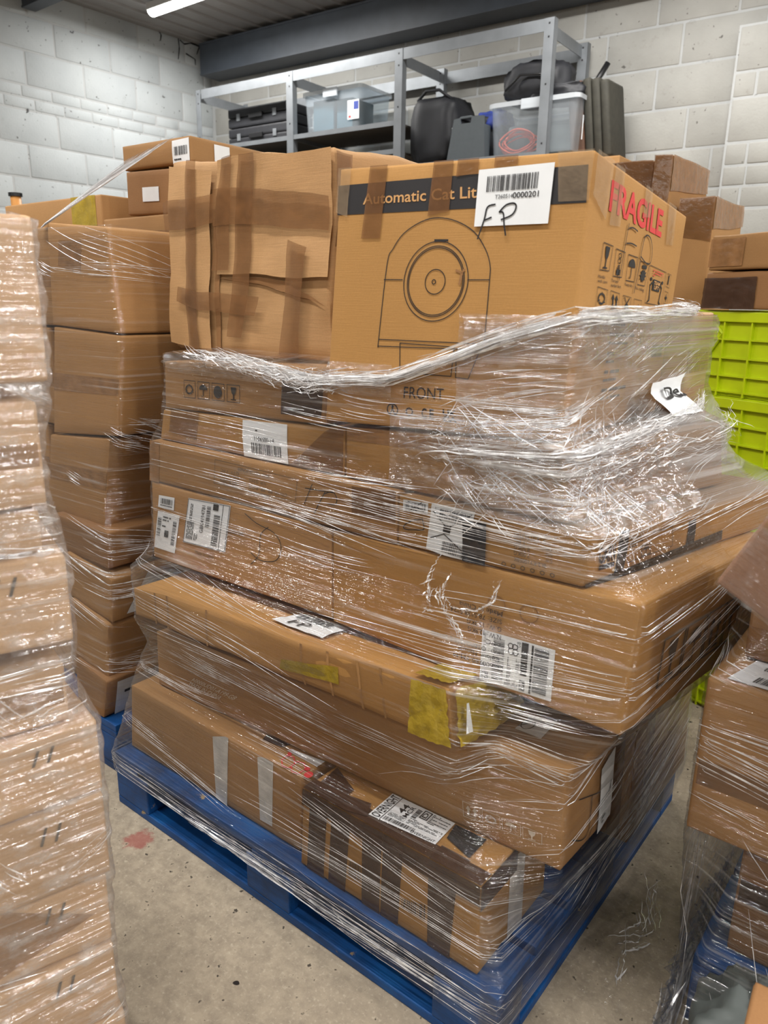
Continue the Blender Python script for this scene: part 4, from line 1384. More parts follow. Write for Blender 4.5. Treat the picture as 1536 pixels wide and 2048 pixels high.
for yy in (0, 0.012):
    mm.v += [(px_, yy, pz_) for px_, pz_ in prof]
k = len(prof)
mm.f = [tuple(range(k)), tuple(range(2 * k - 1, k - 1, -1))] + [(q, (q + 1) % k, k + (q + 1) % k, k + q) for q in range(k)]
mm.build('front_panel', 'grey_plastic', t)
MB().bx(0.02, 0.255, 0.014, 0.10, 0.0, 0.195).build('case_body', 'grey_plastic', t, bevel=0.006)
MB().bx(0.09, 0.175, 0.000, 0.012, 0.232, 0.246).build('handle', 'grey_plastic', t, bevel=0.003)
t = onshelf('blue_cloth', 2.48, 0.28, 2.216 + 0.22, 'folded bright blue cloth showing behind the grey file box', 'cloth')
blob('cloth_body', 'blue_fabric', t, (0, 0, 0.03), (0.22, 0.16, 0.12), 0.2, 5, 0.6, fold=0.1)
t = onshelf('duffel_bag', 2.80, 0.22, 2.216 + 0.303, 'round black duffel bag lying on top of the clear tote', 'bag')
blob('bag_body', 'black_fabric', t, (0, 0, 0.105), (0.42, 0.30, 0.25), 0.12, 7, 0.75, fold=0.07)
blob('bag_flap', 'black_fabric', t, (0.16, 0.0, 0.03), (0.36, 0.28, 0.09), 0.2, 9, 0.6, fold=0.12)
MB().tube([(-0.15, -0.15, 0.06), (-0.05, -0.165, 0.13), (0.08, -0.16, 0.12), (0.16, -0.13, 0.05)], 0.007, 6).build('strap', 'black_plastic', t, smooth=True)

# folded fabric chair leaning at the right end of the shelving
t = onshelf('folded_chair', 3.05, 0.30, 2.216, 'folded brown and olive fabric chair leaning past the right end of the shelving', 'chair')
sbx = [('back_pad', 'brown_fabric', -0.02, 0.09, 0.42), ('seat_pad', 'olive_fabric', 0.072, 0.05, 0.43), ('seat_pad', 'olive_fabric', 0.124, 0.05, 0.425), ('seat_pad', 'olive_fabric', 0.176, 0.05, 0.41)]
for nm, mt, x0, dx, hh in sbx:
    mm = MB()
    mm.box((x0 + dx / 2, 0.0, hh / 2 - 0.03), (dx, 0.28, hh), Matrix.Rotation(R(-7), 3, 'Y') @ Matrix.Rotation(R(3), 3, 'X'))
    mm.build(nm, mt, t, bevel=0.018, smooth=True)
MB().tube([(0.0, 0.06, 0.34), (0.10, 0.10, 0.52)], 0.017, 10).build('frame_tube', 'black_plastic', t, smooth=True)
sb = empty('cardboard_box', SH.location + WT * 3.02 - WN * 0.10, 'plain carton standing on the floor beneath the folded chair', 'box', rz=WA)
MB().bx(0, 0.36, 0.0, 0.42, 0, 2.17).build('carton_body', 'kraft', sb, bevel=0.006)
MB().bx(0.15, 0.20, -0.002, -0.001, 0, 2.17).build('tape', 'tape_tan', sb)

# ================================================================ the load on the middle pallet
def box(key, label, **kw):
    return Carton(key, BX[key], label, **kw)
full = [(0, 0), (1, 0), (1, 1), (0, 1)]

A = box('A', 'long low carton with two white tape strips at the bottom front of the middle load', mat='kraft', seed=2)
for k in ('A_w1', 'A_w2'):
    A.patch('F', DEC[k], 'tape_white', 'white_tape', 0.0012)
hx = Art(A.aspect('T', DEC['A_hex']))
for cx_, cy_ in ((.22, .45), (.52, .40)):
    hx.stroke([(cx_ + .17 * math.cos(R(60 * k + 10)), cy_ + .36 * math.sin(R(60 * k + 10))) for k in range(7)], .05)
hx.disc(.14, .85, .05, .10); hx.disc(.85, .30, .10, .20); hx.disc(.72, .55, .06, .12)
A.art('T', DEC['A_hex'], hx, 'ink_red', 'red_hexagon_print')
A.patch('T', DEC['A_pap'], 'paper', 'label', 0.0012)
A.patch('T', DEC['A_dk'], 'tape_dark', 'tape')

B = box('B', 'brown carton striped with dark tape and an OVERNIGHT label on top', mat='kraft_smooth', seed=1)
for k in ('B_s1', 'B_s2', 'B_s3', 'B_s4', 'B_s5'):
    q = DEC[k]
    q = [(q[0][0], 0.0), (q[1][0], 0.0), (q[2][0], 0.99), (q[3][0], 0.99)]
    B.patch('F', q, 'tape_dark', 'dark_tape', 0.0009)
    B.patch('T', [(q[3][0], 0.0), (q[2][0], 0.0), (q[2][0], 0.16), (q[3][0], 0.16)], 'tape_dark', 'dark_tape', 0.0009)
B.patch('F', [(0.0, 0.80), (1.0, 0.78), (1.0, 1.0), (0.0, 1.0)], 'tape_dark', 'dark_tape', 0.0016)
B.patch('T', [(0.0, 0.0), (1.0, 0.0), (1.0, 0.14), (0.0, 0.14)], 'tape_dark', 'dark_tape', 0.0016)
for k in ('B_tt1', 'B_tt2', 'B_tt3'):
    B.patch('T', DEC[k], 'tape_dark' if k != 'B_tt3' else 'tape_black', 'dark_tape', 0.0022, ruffle=0.002)
for k in ('B_bar1', 'B_bar2'):
    B.art('F', DEC[k], Art(seed=4).barcode(0, 0, 1, 1, 22), 'ink', 'barcode')
B.patch('R', [(0.0, 0.72), (0.5, 0.72), (0.5, 1.0), (0.0, 1.0)], 'tape_dark', 'dark_tape', 0.0016)
B.patch('R', [(0.40, 0.0), (0.62, 0.0), (0.62, 0.9), (0.40, 0.9)], 'tape_white', 'white_tape', 0.0012)
q = DEC['B_lab']
lab = B.patch('T', q, 'paper', 'shipping_label', 0.0032)
ar = Art(B.aspect('T', q), 5)
ar.text('OVERNIGHT', .02, .03, .15, .97, 90, .012)
ar.rect(.165, 0, .175, 1)
ar.text('44', .26, .50, .36, .85, 90, .02); ar.text('MCR', .37, .42, .44, .88, 90, .012)
ar.barcode(.20, .06, .66, .20, 40); ar.lines(.2, .24, .45, .40, 4); ar.lines(.48, .26, .98, .50, 6)
ar.barcode(.47, .52, .54, .90, 12, True); ar.frame(.56, .62, .68, .95, .03); ar.text('D', .58, .68, .65, .88, 90, .02)
ar.lines(.70, .55, .97, .95, 7); ar.text('OVERNIGHT', .62, .02, .97, .12)
B.art('T', q, ar, 'ink', 'label_print', 0.004, parent=lab)

C = box('C', 'long plain brown carton lying behind the taped front boxes of the middle load', mat='kraft', seed=5)
C.art('F', DEC['C_made'], Art(3).text('MADE IN CHINA', 0, 0, .8, .42).text('A0000UD01-A199-GB', 0, .55, 1, .95), 'ink_white', 'white_print')
q = DEC['C_ic']
ar = Art(C.aspect('F', q))
for k in range(4):
    ar.frame(k * .25 + .01, 0, k * .25 + .24, 1, .04)
ar.arrows(.02, .05, .21, .9); ar.glass(.77, .05, .2, .9); ar.umbrella(.52, .05, .2, .9); ar.recycle(.27, .1, .2, .8)
C.art('F', q, ar, 'ink_white', 'white_pictograms')
lab = C.patch('R', DEC['C_lab'], 'paper', 'label', 0.003, ruffle=0.002)
C.art('R', DEC['C_lab'], Art(.5).stroke([(.6, .45), (.75, .6), (.7, .5)], .02).lines(.2, .1, .7, .3, 3), 'ink', 'label_print', 0.0062, parent=lab)
for k in ('C_w1', 'C_w2', 'C_w3'):
    C.line('R', None, [(u, max(0.02, v)) for u, v in DEC[k]], 0.0025, 'ink')
lab = C.patch('T', DEC['C_top'], 'paper', 'label', 0.003)
C.art('T', DEC['C_top'], Art(1.5).ellipse(.25, .45, .22, .3, .05).stroke([(.02, .2), (.2, .5)], .05), 'ink', 'handwriting', 0.0045, parent=lab)

D_ = box('D', 'brown carton standing under the overhang at the right rear of the middle load', mat='kraft_dark', seed=4)
D_.seam('R', 'tape_brown', 0.05, True, 0.25)
D_.seam('F', 'tape_brown', 0.03, True, 0.93)

E_ = box('E', 'long slim carton whose right end is crumpled in yellow tape', mat='kraft_smooth', crumple=0.008, seed=7, n=16, r=0.010)
lab = E_.patch('T', DEC['E_lab'], 'paper', 'label', 0.004, ruffle=0.006)
E_.art('T', DEC['E_lab'], Art(2).barcode(.15, .55, .85, .85, 26).text('FP', .25, .1, .6, .45), 'ink', 'label_print', 0.0105, parent=lab)
yl = 'yellow tape'
E_.patch('F', [(.905, 0), (1, 0), (1, 1), (.925, 1)], 'tape_yellow', 'yellow_tape', 0.003, 10, ruffle=0.012, label=yl)
E_.patch('T', [(.925, 0), (1, 0), (1, 1), (.90, 1)], 'tape_yellow', 'yellow_tape', 0.003, 10, ruffle=0.012, label=yl)
E_.patch('R', full, 'tape_yellow', 'yellow_tape', 0.003, 14, ruffle=0.022, label=yl)
E_.patch('R', [(.02, .25), (.10, .25), (.08, .75), (.05, .75)], 'paper', 'label', 0.027)
E_.patch('F', DEC['E_ysm'], 'tape_yellow', 'yellow_tape', 0.0012, label=yl)
for u in (.09, .14, .30, .62, .70, .78, .84):
    E_.patch('F', [(u, .02), (u + .006, .02), (u + .005, .98), (u - .002, .98)], 'kraft', 'crease', 0.0008)

F_ = box('F', 'big carton with a large courier label marked 88 on the right of the middle load', mat='kraft_smooth', seed=3, n=12)
q = DEC['F_lab']
lab = F_.patch('F', q, 'paper', 'shipping_label', 0.0016)
ar = Art(F_.aspect('F', q), 9)
ar.barcode(.17, .10, .33, .92, 36, True); ar.barcode(.74, .08, .93, .95, 34, True)
ar.rect(.565, .34, .655, 1.0 - .02); ar.rect(.70, .03, .725, .97); ar.rect(.565, .04, .64, .24)
ar.text('ZONE 0 (40)', .03, .55, .075, .95, 90); ar.text('O 03  10', .02, .05, .06, .35, 90); ar.text('DE', .07, .06, .12, .2, 90, .02)
ar.lines(.36, .06, .44, .62, 4, True); ar.lines(.45, .06, .545, .34, 5, True); ar.text('BT3 8LTT', .50, .37, .55, .62, 90)
ar.text('GB', .50, .86, .55, .96, 90)
for cx_ in (.415, .475):
    ar.ellipse(cx_, .84, .035, .05, .018); ar.ellipse(cx_ + .01, .74, .038, .06, .018)
F_.art('F', q, ar, 'ink', 'label_print', 0.0026, parent=lab)
F_.art('F', q, Art(1).text('2VP', .575, .07, .63, .21, 90, .02), 'paper', 'label_print', 0.0034, parent=lab)
q = DEC['F_prt']
ar = Art(F_.aspect('F', q))
for k, (s_, x0) in enumerate((('Made in China', .40), ('SIZE: 78.5*38.5*24', .28), ('G.W.: 15.3KG', .52), ('N.W.: 12.9KG', .54), ('1 PC', .80), ('P.O.: QTBPO1393-2-251205', .0), ('Colour: Natural', .42), ('11600280-YM-M', .35))):
    b = .86 - k * .118
    ar.text(s_, x0, b, 1, b + .075, 180)
F_.art('F', q, ar, 'ink', 'printed_text')
for uu in (.58, .68):
    F_.art('F', [(uu, .62), (uu + .06, .62), (uu + .06, .80), (uu, .80)], Art(1.4).ellipse(.5, .5, .45, .4, .06), 'kraft_dark', 'hand_hole', 0.0012)
F_.art('R', [(.18, .22), (.80, .22), (.80, .62), (.18, .62)], Art(3).frame(0, 0, .24, 1, .04).frame(.25, 0, .49, 1, .04).frame(.50, 0, .74, 1, .04).frame(.75, 0, 1, 1, .04).glass(.02, .05, .2, .9).umbrella(.27, .05, .2, .9).arrows(.52, .05, .2, .9).recycle(.78, .1, .2, .8), 'ink_grey', 'pictograms')

G = box('G', 'brown carton with three white courier labels on the left of the middle load', mat='kraft', seed=6, n=12)
for k, sd in (('G_lab1', 3), ('G_lab2', 4), ('G_lab3', 5)):
    q = DEC[k]
    lab = G.patch('F', q, 'paper', 'shipping_label', 0.0016)
    ar = Art(G.aspect('F', q), sd)
    if k == 'G_lab1':
        ar.barcode(.66, .08, .80, .75, 30, True); ar.barcode(.48, .45, .57, .92, 22, True); ar.text('GBK4194781', .36, .30, .44, .9, 90)
        ar.rect(.62, .84, .74, .97); ar.lines(.05, .10, .22, .9, 5, True); ar.lines(.24, .1, .33, .6, 3, True); ar.frame(.01, .01, .99, .99, .012); ar.rect(.84, .02, .85, .98)
    elif k == 'G_lab2':
        ar.barcode(.15, .35, .9, .8, 18); ar.lines(.15, .15, .9, .3, 1)
    else:
        ar.barcode(.05, .35, .22, .85, 24, True); ar.barcode(.76, .2, .92, .85, 24, True); ar.rect(.42, .36, .60, .54); ar.lines(.28, .6, .7, .92, 4)
    G.art('F', q, ar, 'ink', 'label_print', 0.0026, parent=lab)
G.art('F', DEC['G_made'], Art(5).text('Made In China', 0, 0, 1, 1), 'ink_grey', 'printed_text')
G.art('F', DEC['G_num'], Art(5).text('6622031388', 0, 0, 1, 1), 'ink_grey', 'printed_text')
G.line('F', None, DEC['G_s1'], 0.002, 'ink'); G.line('F', None, DEC['G_s2'], 0.002, 'ink')

H = box('H', 'flat carton lettered GARV on its side with black tape across it', mat='kraft_smooth', seed=8)
for k, sd in (('H_lab1', 6), ('H_lab2', 7)):
    q = DEC[k]
    lab = H.patch('F', q, 'paper', 'shipping_label', 0.0018)
    ar = Art(H.aspect('F', q), sd)
    if k == 'H_lab1':
        ar.barcode(.08, .3, .92, .85, 26); ar.lines(.1, .1, .9, .25, 1); ar.stroke([(.25, .05), (.75, .95)], .07); ar.stroke([(.2, .9), (.85, .15)], .07)
    else:
        ar.barcode(.22, .70, .92, .92, 32); ar.barcode(.40, .06, .95, .28, 26); ar.rect(.36, .44, .54, .60); ar.lines(.1, .74, .2, .95, 3)
        ar.stroke([(.05, .85), (.45, .55), (.95, .92)], .02); ar.stroke([(.05, .25), (.4, .42), (.9, .2)], .02)
    H.art('F', q, ar, 'ink', 'label_print', 0.0028, parent=lab)
H.patch('F', DEC['H_blk'], 'tape_black', 'black_plastic_strip', 0.0036, ruffle=0.003)
H.line('F', None, [(u, max(.02, v)) for u, v in DEC['H_j']], 0.002, 'ink')
q = [(u, max(0.06, v)) for u, v in DEC['H_prt']]
ar = Art(H.aspect('F', q), 3)
for k, s_ in enumerate(('BL2-KY1005BK', '7.00KG', '8.50KG', '1 PC', 'V16.0135378S')):
    ar.text(s_, .25, .22 + .16 * k, .25 + .042 * len(s_), .22 + .16 * k + .11, 180)
ar.text('QTY', .75, .7, .85, .8, 180); ar.text('N.W', .75, .54, .85, .64, 180); ar.text('G.W', .75, .38, .85, .48, 180)
for k in range(6):
    ar.recycle(.05 + .15 * k, .0, .10, .16)
H.art('F', q, ar, 'ink_grey', 'printed_text')
H.art('R', DEC['H_garv'], Art(2).text('GARV', 0, 0, 1, 1, 0, .03), 'ink', 'lettering')
H.patch('R', DEC['H_gb'], 'ink', 'black_bar', 0.002)
for k in ('H_s1', 'H_s2', 'H_s3'):
    H.patch('R', DEC[k], 'tape_black', 'black_tape', 0.0014 if k != 'H_s3' else 0.0022)
H.patch('R', [(.93, 0), (1, 0), (1, 1), (.93, 1)], 'tape_black', 'black_tape', 0.0014)
H.art('R', DEC['H_p'], Art(4).frame(0, 0, 1, 1, .03).lines(.05, .6, .6, .95, 3).frame(.3, .05, .5, .55, .04).umbrella(.3, .1, .2, .4), 'ink_grey', 'printed_text')

I_ = box('I', 'long flat carton marked FP with upside down print across the middle load', mat='kraft', seed=9)
q = DEC['I_prt']
ar = Art(I_.aspect('F', q), 2)
ar.frame(0, 0, 1, 1, .02)
for k, s_ in enumerate(('MADE IN CHINA', 'G.W. 13.50 KG', 'QTY: 1 PC')):
    ar.text(s_, .08, .12 + .22 * k, .32, .12 + .22 * k + .14, 180)
ar.text('SKU: HOGA-JON09', .30, .76, .68, .95, 180); ar.text('CTN NO: 800 - 008 - 8 17 15', .45, .12, .9, .26, 180); ar.text('N.W. 12.0 KG', .45, .40, .65, .54, 180)
I_.art('F', q, ar, 'ink_grey', 'printed_text')
for k in ('I_f1', 'I_f2', 'I_f3', 'I_f4'):
    I_.line('F', None, DEC[k], 0.002, 'ink')
I_.patch('F', DEC['I_tape'], 'tape_brown', 'tape')
I_.patch('F', [(.0, .0), (.05, .0), (.05, 1), (.0, 1)], 'tape_tan', 'tape')

J = box('J', 'shallow carton with a white barcode sheet in the middle of the load', mat='kraft_smooth', seed=10)
lab = J.patch('F', DEC['J_lab'], 'paper', 'label', 0.0018)
ar = Art(J.aspect('F', DEC['J_lab']), 11)
ar.barcode(.20, .14, .88, .42, 30); ar.text('1106S00-14', .28, .48, .72, .60)
ar.lines(.3, .72, .9, .80, 1)
J.art('F', DEC['J_lab'], ar, 'ink', 'label_print', 0.0028, parent=lab)
J.patch('F', DEC['J_tape'], 'tape_brown', 'tape')
J.patch('F', [(.06, .3), (.24, .2), (.24, 1), (.06, 1)], 'tape_brown', 'tape', 0.001, ruffle=0.003)

K_ = box('K', 'brown carton directly under the cat litter box carton', mat='kraft_smooth', seed=12)
K_.seam('F', 'tape_tan', 0.03, False, 0.9)
K_.seam('R', 'tape_tan', 0.045, False, 0.5)

L_ = box('L', 'shallow carton printed with handling pictograms at the upper left of the load', mat='kraft', seed=13)
q = DEC['L_ic']
ar = Art(L_.aspect('F', q))
for k in range(4):
    ar.frame(.02 + .25 * k, .05, .23 + .25 * k, .95, .03)
ar.umbrella(.27, .1, .2, .8); ar.recycle(.02, .15, .2, .7); ar.glass(.78, .1, .2, .8); ar.disc(.62, .5, .07, .32)
L_.art('F', q, ar, 'ink', 'pictograms')
L_.patch('F', DEC['L_tape'], 'tape_dark', 'dark_tape', ruffle=0.002)

M_ = box('M', 'large carton lettered Automatic Cat Lit with a black band and a FRAGILE side', mat='kraft_smooth', seed=3, bulge=0.003, n=12)
M_.patch('F', DEC['M_band'], 'black_print', 'black_band', 0.0007, 10)
M_.art('F', DEC['M_text'], Art().text('Automatic Cat Lit', 0, 0, 1, 1, 0, .012), 'ink_kraft', 'lettering', 0.0015)
TH = 0.0016
for k in ('M_arch', 'M_h1', 'M_h2', 'M_h3', 'M_h4'):
    M_.line('F', None, DEC[k], TH, 'ink', 'line_drawing', 0.0012)
(c0, c1, c2) = DEC['M_circ']
ru = math.hypot((c1[0] - c0[0]), 0) ; rv = abs(c2[1] - c0[1])
asp = (Vector(BX['M'][1]) - Vector(BX['M'][0])).length / (Vector(BX['M'][4]) - Vector(BX['M'][0])).length
ar = Art(asp)
wln = TH / (Vector(BX['M'][4]) - Vector(BX['M'][0])).length
for f in (1.0, .885, .845, .31, .055):
    M_.art('F', full, Art(asp).ellipse(c0[0] - (.005 if f < .1 else 0), c0[1], ru * f, rv * f, wln, n=64 if f > .1 else 16), 'ink', 'line_drawing', 0.0012)
M_.art('F', full, Art(asp).stroke([(c0[0] - ru * .12, c0[1] + rv * 1.03), (c0[0] + ru * .28, c0[1] + rv * 1.02)], wln * 2), 'ink', 'line_drawing', 0.0012)
for k in ('M_box1', 'M_box2'):
    M_.line('F', None, [DEC[k][0], DEC[k][1]], TH, 'ink', 'line_drawing', 0.0012)
    M_.line('F', None, [DEC[k][1], DEC[k][2]], TH, 'ink', 'line_drawing', 0.0012)
    M_.line('F', None, [DEC[k][2], DEC[k][3]], TH, 'ink', 'line_drawing', 0.0012)
    M_.line('F', None, [DEC[k][3], DEC[k][0]], TH, 'ink', 'line_drawing', 0.0012)
M_.art('F', DEC['M_front'], Art().text('FRONT', 0, 0, 1, 1), 'ink', 'lettering', 0.0012)
q = DEC['M_icons']
ar = Art(M_.aspect('F', q))
ar.ellipse(.08, .5, .075, .45, .10).disc(.08, .75, .02, .12).stroke([(.05, .2), (.08, .6), (.11, .2)], .12)
ar.recycle(.25, .05, .15, .9); ar.text('C', .50, .1, .57, .9, 0, .02); ar.text('E', .61, .1, .67, .9, 0, .02); ar.text('UK', .79, .52, .98, .98, 0, .03); ar.text('CA', .79, .02, .98, .46, 0, .03)
M_.art('F', q, ar, 'ink', 'marks', 0.0012)
for k in ('M_tape1', 'M_tape2', 'M_tape3', 'M_tape4'):
    q = DEC[k]
    M_.patch('F', [q[0], q[1], (q[2][0], 1.0), (q[3][0], 1.0)], 'tape_brown', 'tape', 0.0022, 8, ruffle=0.0012)
M_.patch('F', [(.0, .84), (.055, .82), (.06, 1), (.0, 1)], 'tape_clear', 'clear_tape', 0.003, 8, ruffle=0.003)
M_.patch('F', [(.90, .84), (1, .84), (1, 1), (.88, 1)], 'tape_clear', 'clear_tape', 0.003, 8, ruffle=0.003)
M_.patch('R', [(.0, .86), (.12, .80), (.14, 1), (.0, 1)], 'tape_clear', 'clear_tape', 0.003, 8, ruffle=0.003)
q = DEC['M_lab']
lab = M_.patch('F', q, 'paper', 'label', 0.0042)
ar = Art(M_.aspect('F', q), 17)
ar.barcode(.13, .60, .82, .87, 44); ar.text('T260514', .26, .47, .50, .54); ar.text('0000201', .50, .46, .84, .56, 0, .015)
M_.art('F', q, ar, 'ink', 'label_print', 0.0052, parent=lab)
for k in ('M_F1', 'M_F2', 'M_P1', 'M_P2'):
    M_.line('F', None, DEC[k], 0.0026, 'ink', 'handwriting', 0.0054)
M_.art('R', DEC['M_frag'], Art().text('FRAGILE', 0, 0, 1, 1, 0, .03), 'ink_red', 'red_lettering', 0.0014)
def cell(k, fn, w=.03):
    q = DEC[k]
    ar = Art(M_.aspect('R', q)).frame(0, 0, 1, 1, w)
    fn(ar)
    M_.art('R', q, ar, 'ink', 'pictogram', 0.0014)
cell('M_i1', lambda a: a.glass(0, 0, 1, 1))
cell('M_i2', lambda a: a.rect(.3, .08, .7, .3).rect(.4, .4, .6, .45).ellipse(.5, .6, .15, .08, .03).ellipse(.5, .8, .15, .08, .03).rect(.35, .33, .65, .37))
cell('M_i3', lambda a: a.umbrella(0, 0, 1, 1))
cell('M_i4', lambda a: a.burst(0, 0, 1, 1))
cell('M_team', lambda a: a.rect(.28, .38, .72, .68).stroke([(.28, .6), (.15, .5), (.2, .1)], .06).stroke([(.72, .6), (.85, .5), (.8, .1)], .06).disc(.16, .66, .06, .05).disc(.84, .66, .06, .05).stroke([(.2, .1), (.12, .05)], .05).stroke([(.8, .1), (.88, .05)], .05), .015)
q = DEC['M_team']
M_.art('R', q, Art(1).text('TEAM', .32, .54, .68, .64, 0, .03).text('LIFT', .36, .42, .64, .52, 0, .03), 'ink_kraft', 'pictogram_lettering', 0.0022)
M_.art('R', q, Art(1, 3).lines(.2, .74, .8, .94, 3), 'ink_red', 'red_print', 0.0022)
cell('M_j1', lambda a: a.recycle(.0, .1, 1, .8))
cell('M_j2', lambda a: a.arrows(0, 0, 1, 1))
cell('M_j3', lambda a: a.stroke([(.2, .9), (.8, .2)], .08).stroke([(.8, .9), (.2, .2)], .08).disc(.5, .35, .25, .2))
cell('M_j4', lambda a: a.stroke([(.3, .2), (.6, .7), (.75, .3), (.3, .2)], .04))
cell('M_k1', lambda a: a.rect(.4, .2, .6, .9)); cell('M_k2', lambda a: a.rect(.3, .4, .7, .6).rect(.45, .2, .55, .8))
for k, s_ in (('M_cap1', 'Handle\nwith care'), ('M_cap2', 'The layer\nnumber limit'), ('M_cap3', 'Keep dry'), ('M_cap4', 'No rolling')):
    M_.art('R', DEC[k], Art().text(s_, 0, 0, 1, 1), 'ink', 'caption', 0.0014)
for k in ('M_t1', 'M_t2', 'M_t3'):
    q = DEC[k]
    M_.patch('R', [q[0], q[1], (q[2][0], 1.0), (q[3][0], 1.0)], 'tape_clear', 'clear_tape', 0.0028, 8, ruffle=0.0012)
for k in ('M_fpa', 'M_fpb', 'M_fpc', 'M_fpd', 'M_fpe'):
    M_.line('R', None, DEC[k], 0.0024, 'ink', 'handwriting', 0.003)
q = [(.30, .12), (.62, .12), (.62, .50), (.30, .50)]
ar = Art(M_.aspect('R', q), 8)
for k in range(5):
    ar.lines(0, .9 - k * .2, .8, .98 - k * .2, 1); ar.lines(0, .82 - k * .2, .6, .88 - k * .2, 1)
M_.art('R', q, ar, 'ink_grey', 'printed_text', 0.0014)
M_.art('R', [(.80, .30), (.95, .30), (.95, .36), (.80, .36)], Art(2, 3).barcode(0, 0, 1, 1, 20), 'ink', 'barcode', 0.0014)
# the dent by the ring of the drawing, its shade painted as dark strokes
M_.art('F', full, Art(asp).stroke([(c0[0] + ru * .62, c0[1] + rv * .28), (c0[0] + ru * .80, c0[1] + rv * .22), (c0[0] + ru * .86, c0[1] + rv * .30)], wln * 2.5).stroke([(c0[0] + ru * .80, c0[1] + rv * .22), (c0[0] + ru * .76, c0[1] - rv * .05)], wln * 3), 'kraft_dark', 'dent_shade', 0.0016)

O_ = box('O', 'battered ridged carton patched with brown tape beside the cat litter box carton', mat='kraft_ridged', crumple=0.014, seed=15, n=22, r=0.012, bulge=0.010)
# the left flap stands proud of the torn middle of its front
O_.patch('F', [(.0, .03), (.31, .02), (.33, .94), (.02, .97)], 'kraft_ridged', 'flap', 0.011, 14, ruffle=0.003)
O_.patch('F', [(.36, .42), (1.0, .40), (1.0, .99), (.36, .99)], 'kraft_ridged', 'flap', 0.010, 14, ruffle=0.003)
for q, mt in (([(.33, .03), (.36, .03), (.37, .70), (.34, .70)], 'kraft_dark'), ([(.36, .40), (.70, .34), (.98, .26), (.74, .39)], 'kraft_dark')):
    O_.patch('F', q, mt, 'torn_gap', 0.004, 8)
OT = 0.0165
for q in ([(.16, .0), (.24, .0), (.235, 1), (.165, 1)], [(.43, .10), (.52, .10), (.60, .99), (.50, .99)], [(.34, .44), (.43, .44), (.46, .99), (.40, .99)],
          [(.0, .66), (.36, .68), (.36, .82), (.0, .80)], [(.36, .66), (1.0, .62), (1.0, .78), (.36, .84)], [(.10, .26), (.60, .20), (.61, .30), (.11, .35)],
          [(.76, .02), (.86, .02), (.90, .55), (.80, .58)]):
    O_.patch('F', q, 'tape_brown', 'tape', OT, 14, ruffle=0.0015)
    OT += 0.0009
O_.patch('R', [(.0, .55), (.12, .55), (.12, .98), (.0, .98)], 'tape_brown', 'tape', 0.003, 8, ruffle=0.003)

N_ = Carton('N', hexa(-0.90, -0.50, 1.675, 1.83, 1.14, 1.345), 'pale brown carton showing through the film behind the FRAGILE side', mat='kraft_pale', seed=16)
N_.seam('R', 'tape_tan')
N2 = Carton('N2', hexa(-0.95, -0.52, 1.75, 1.95, 0.672, 1.135), 'brown carton behind the flat boxes inside the film at the right rear', mat='kraft', seed=17)
N2.seam('R', 'tape_tan')

# ---------------------------------------------------------------- film round the middle load
TORN = [[(-0.713, 1.084, 0.919), (-0.737, 1.084, 0.87), (-0.748, 1.084, 0.817), (-0.734, 1.084, 0.796)], [(-0.69, 1.084, 0.891), (-0.71, 1.084, 0.847), (-0.712, 1.084, 0.827), (-0.7, 1.084, 0.8), (-0.673, 1.084, 0.776), (-0.661, 1.084, 0.757)], [(-0.709, 1.084, 0.833), (-0.686, 1.084, 0.819), (-0.638, 1.084, 0.823), (-0.604, 1.084, 0.851), (-0.592, 1.084, 0.897)]]
def film_thing(loc, label):
    return empty('stretch_film', loc, label, 'film')
PB = hexa(-1.682, -0.472, 0.958, 1.968, 0.0, 0.16)
hexes = [PB] + [BX[k] for k in 'ABCDEFGHIJKLM'] + [hexa(-0.90, -0.50, 1.675, 1.83, 1.14, 1.345), hexa(-0.95, -0.52, 1.75, 1.95, 0.672, 1.135)]
ft = film_thing((-1.05, 1.45, 0.09), 'clear stretch film wound round the big load on the middle pallet')
fm = Film((-1.05, 1.42), hexes, 0.05, 1.42,
          [(-1.57, 1.1, 1.245), (-1.30, 1.1, 1.235), (-1.05, 1.1, 1.21), (-0.85, 1.1, 1.225), (-0.70, 1.1, 1.275), (-0.51, 1.13, 1.345), (-0.44, 1.4, 1.345), (-0.40, 1.7, 1.352), (-0.40, 1.95, 1.365), (-0.9, 2.0, 1.34), (-1.6, 1.7, 1.30)],
          [(-1.68, 0.96, 0.112), (-1.0, 0.96, 0.105), (-0.477, 0.96, 0.075), (-0.477, 1.5, 0.07), (-0.477, 1.96, 0.07), (-1.6, 1.96, 0.10)], K=600, NZ=170, win=lambda z_: 0.20 if z_ < 0.45 else (0.13 if z_ < 0.85 else 0.07), seed=2, rip=0.004)
fm.sheet('film_sheet', 'film', ft)
iFL, iFR, iBR = fm.index(-1.66, 0.97), fm.index(-0.49, 0.97), fm.index(-0.42, 1.95)
iBR = iBR + fm.K if iBR < iFR else iBR
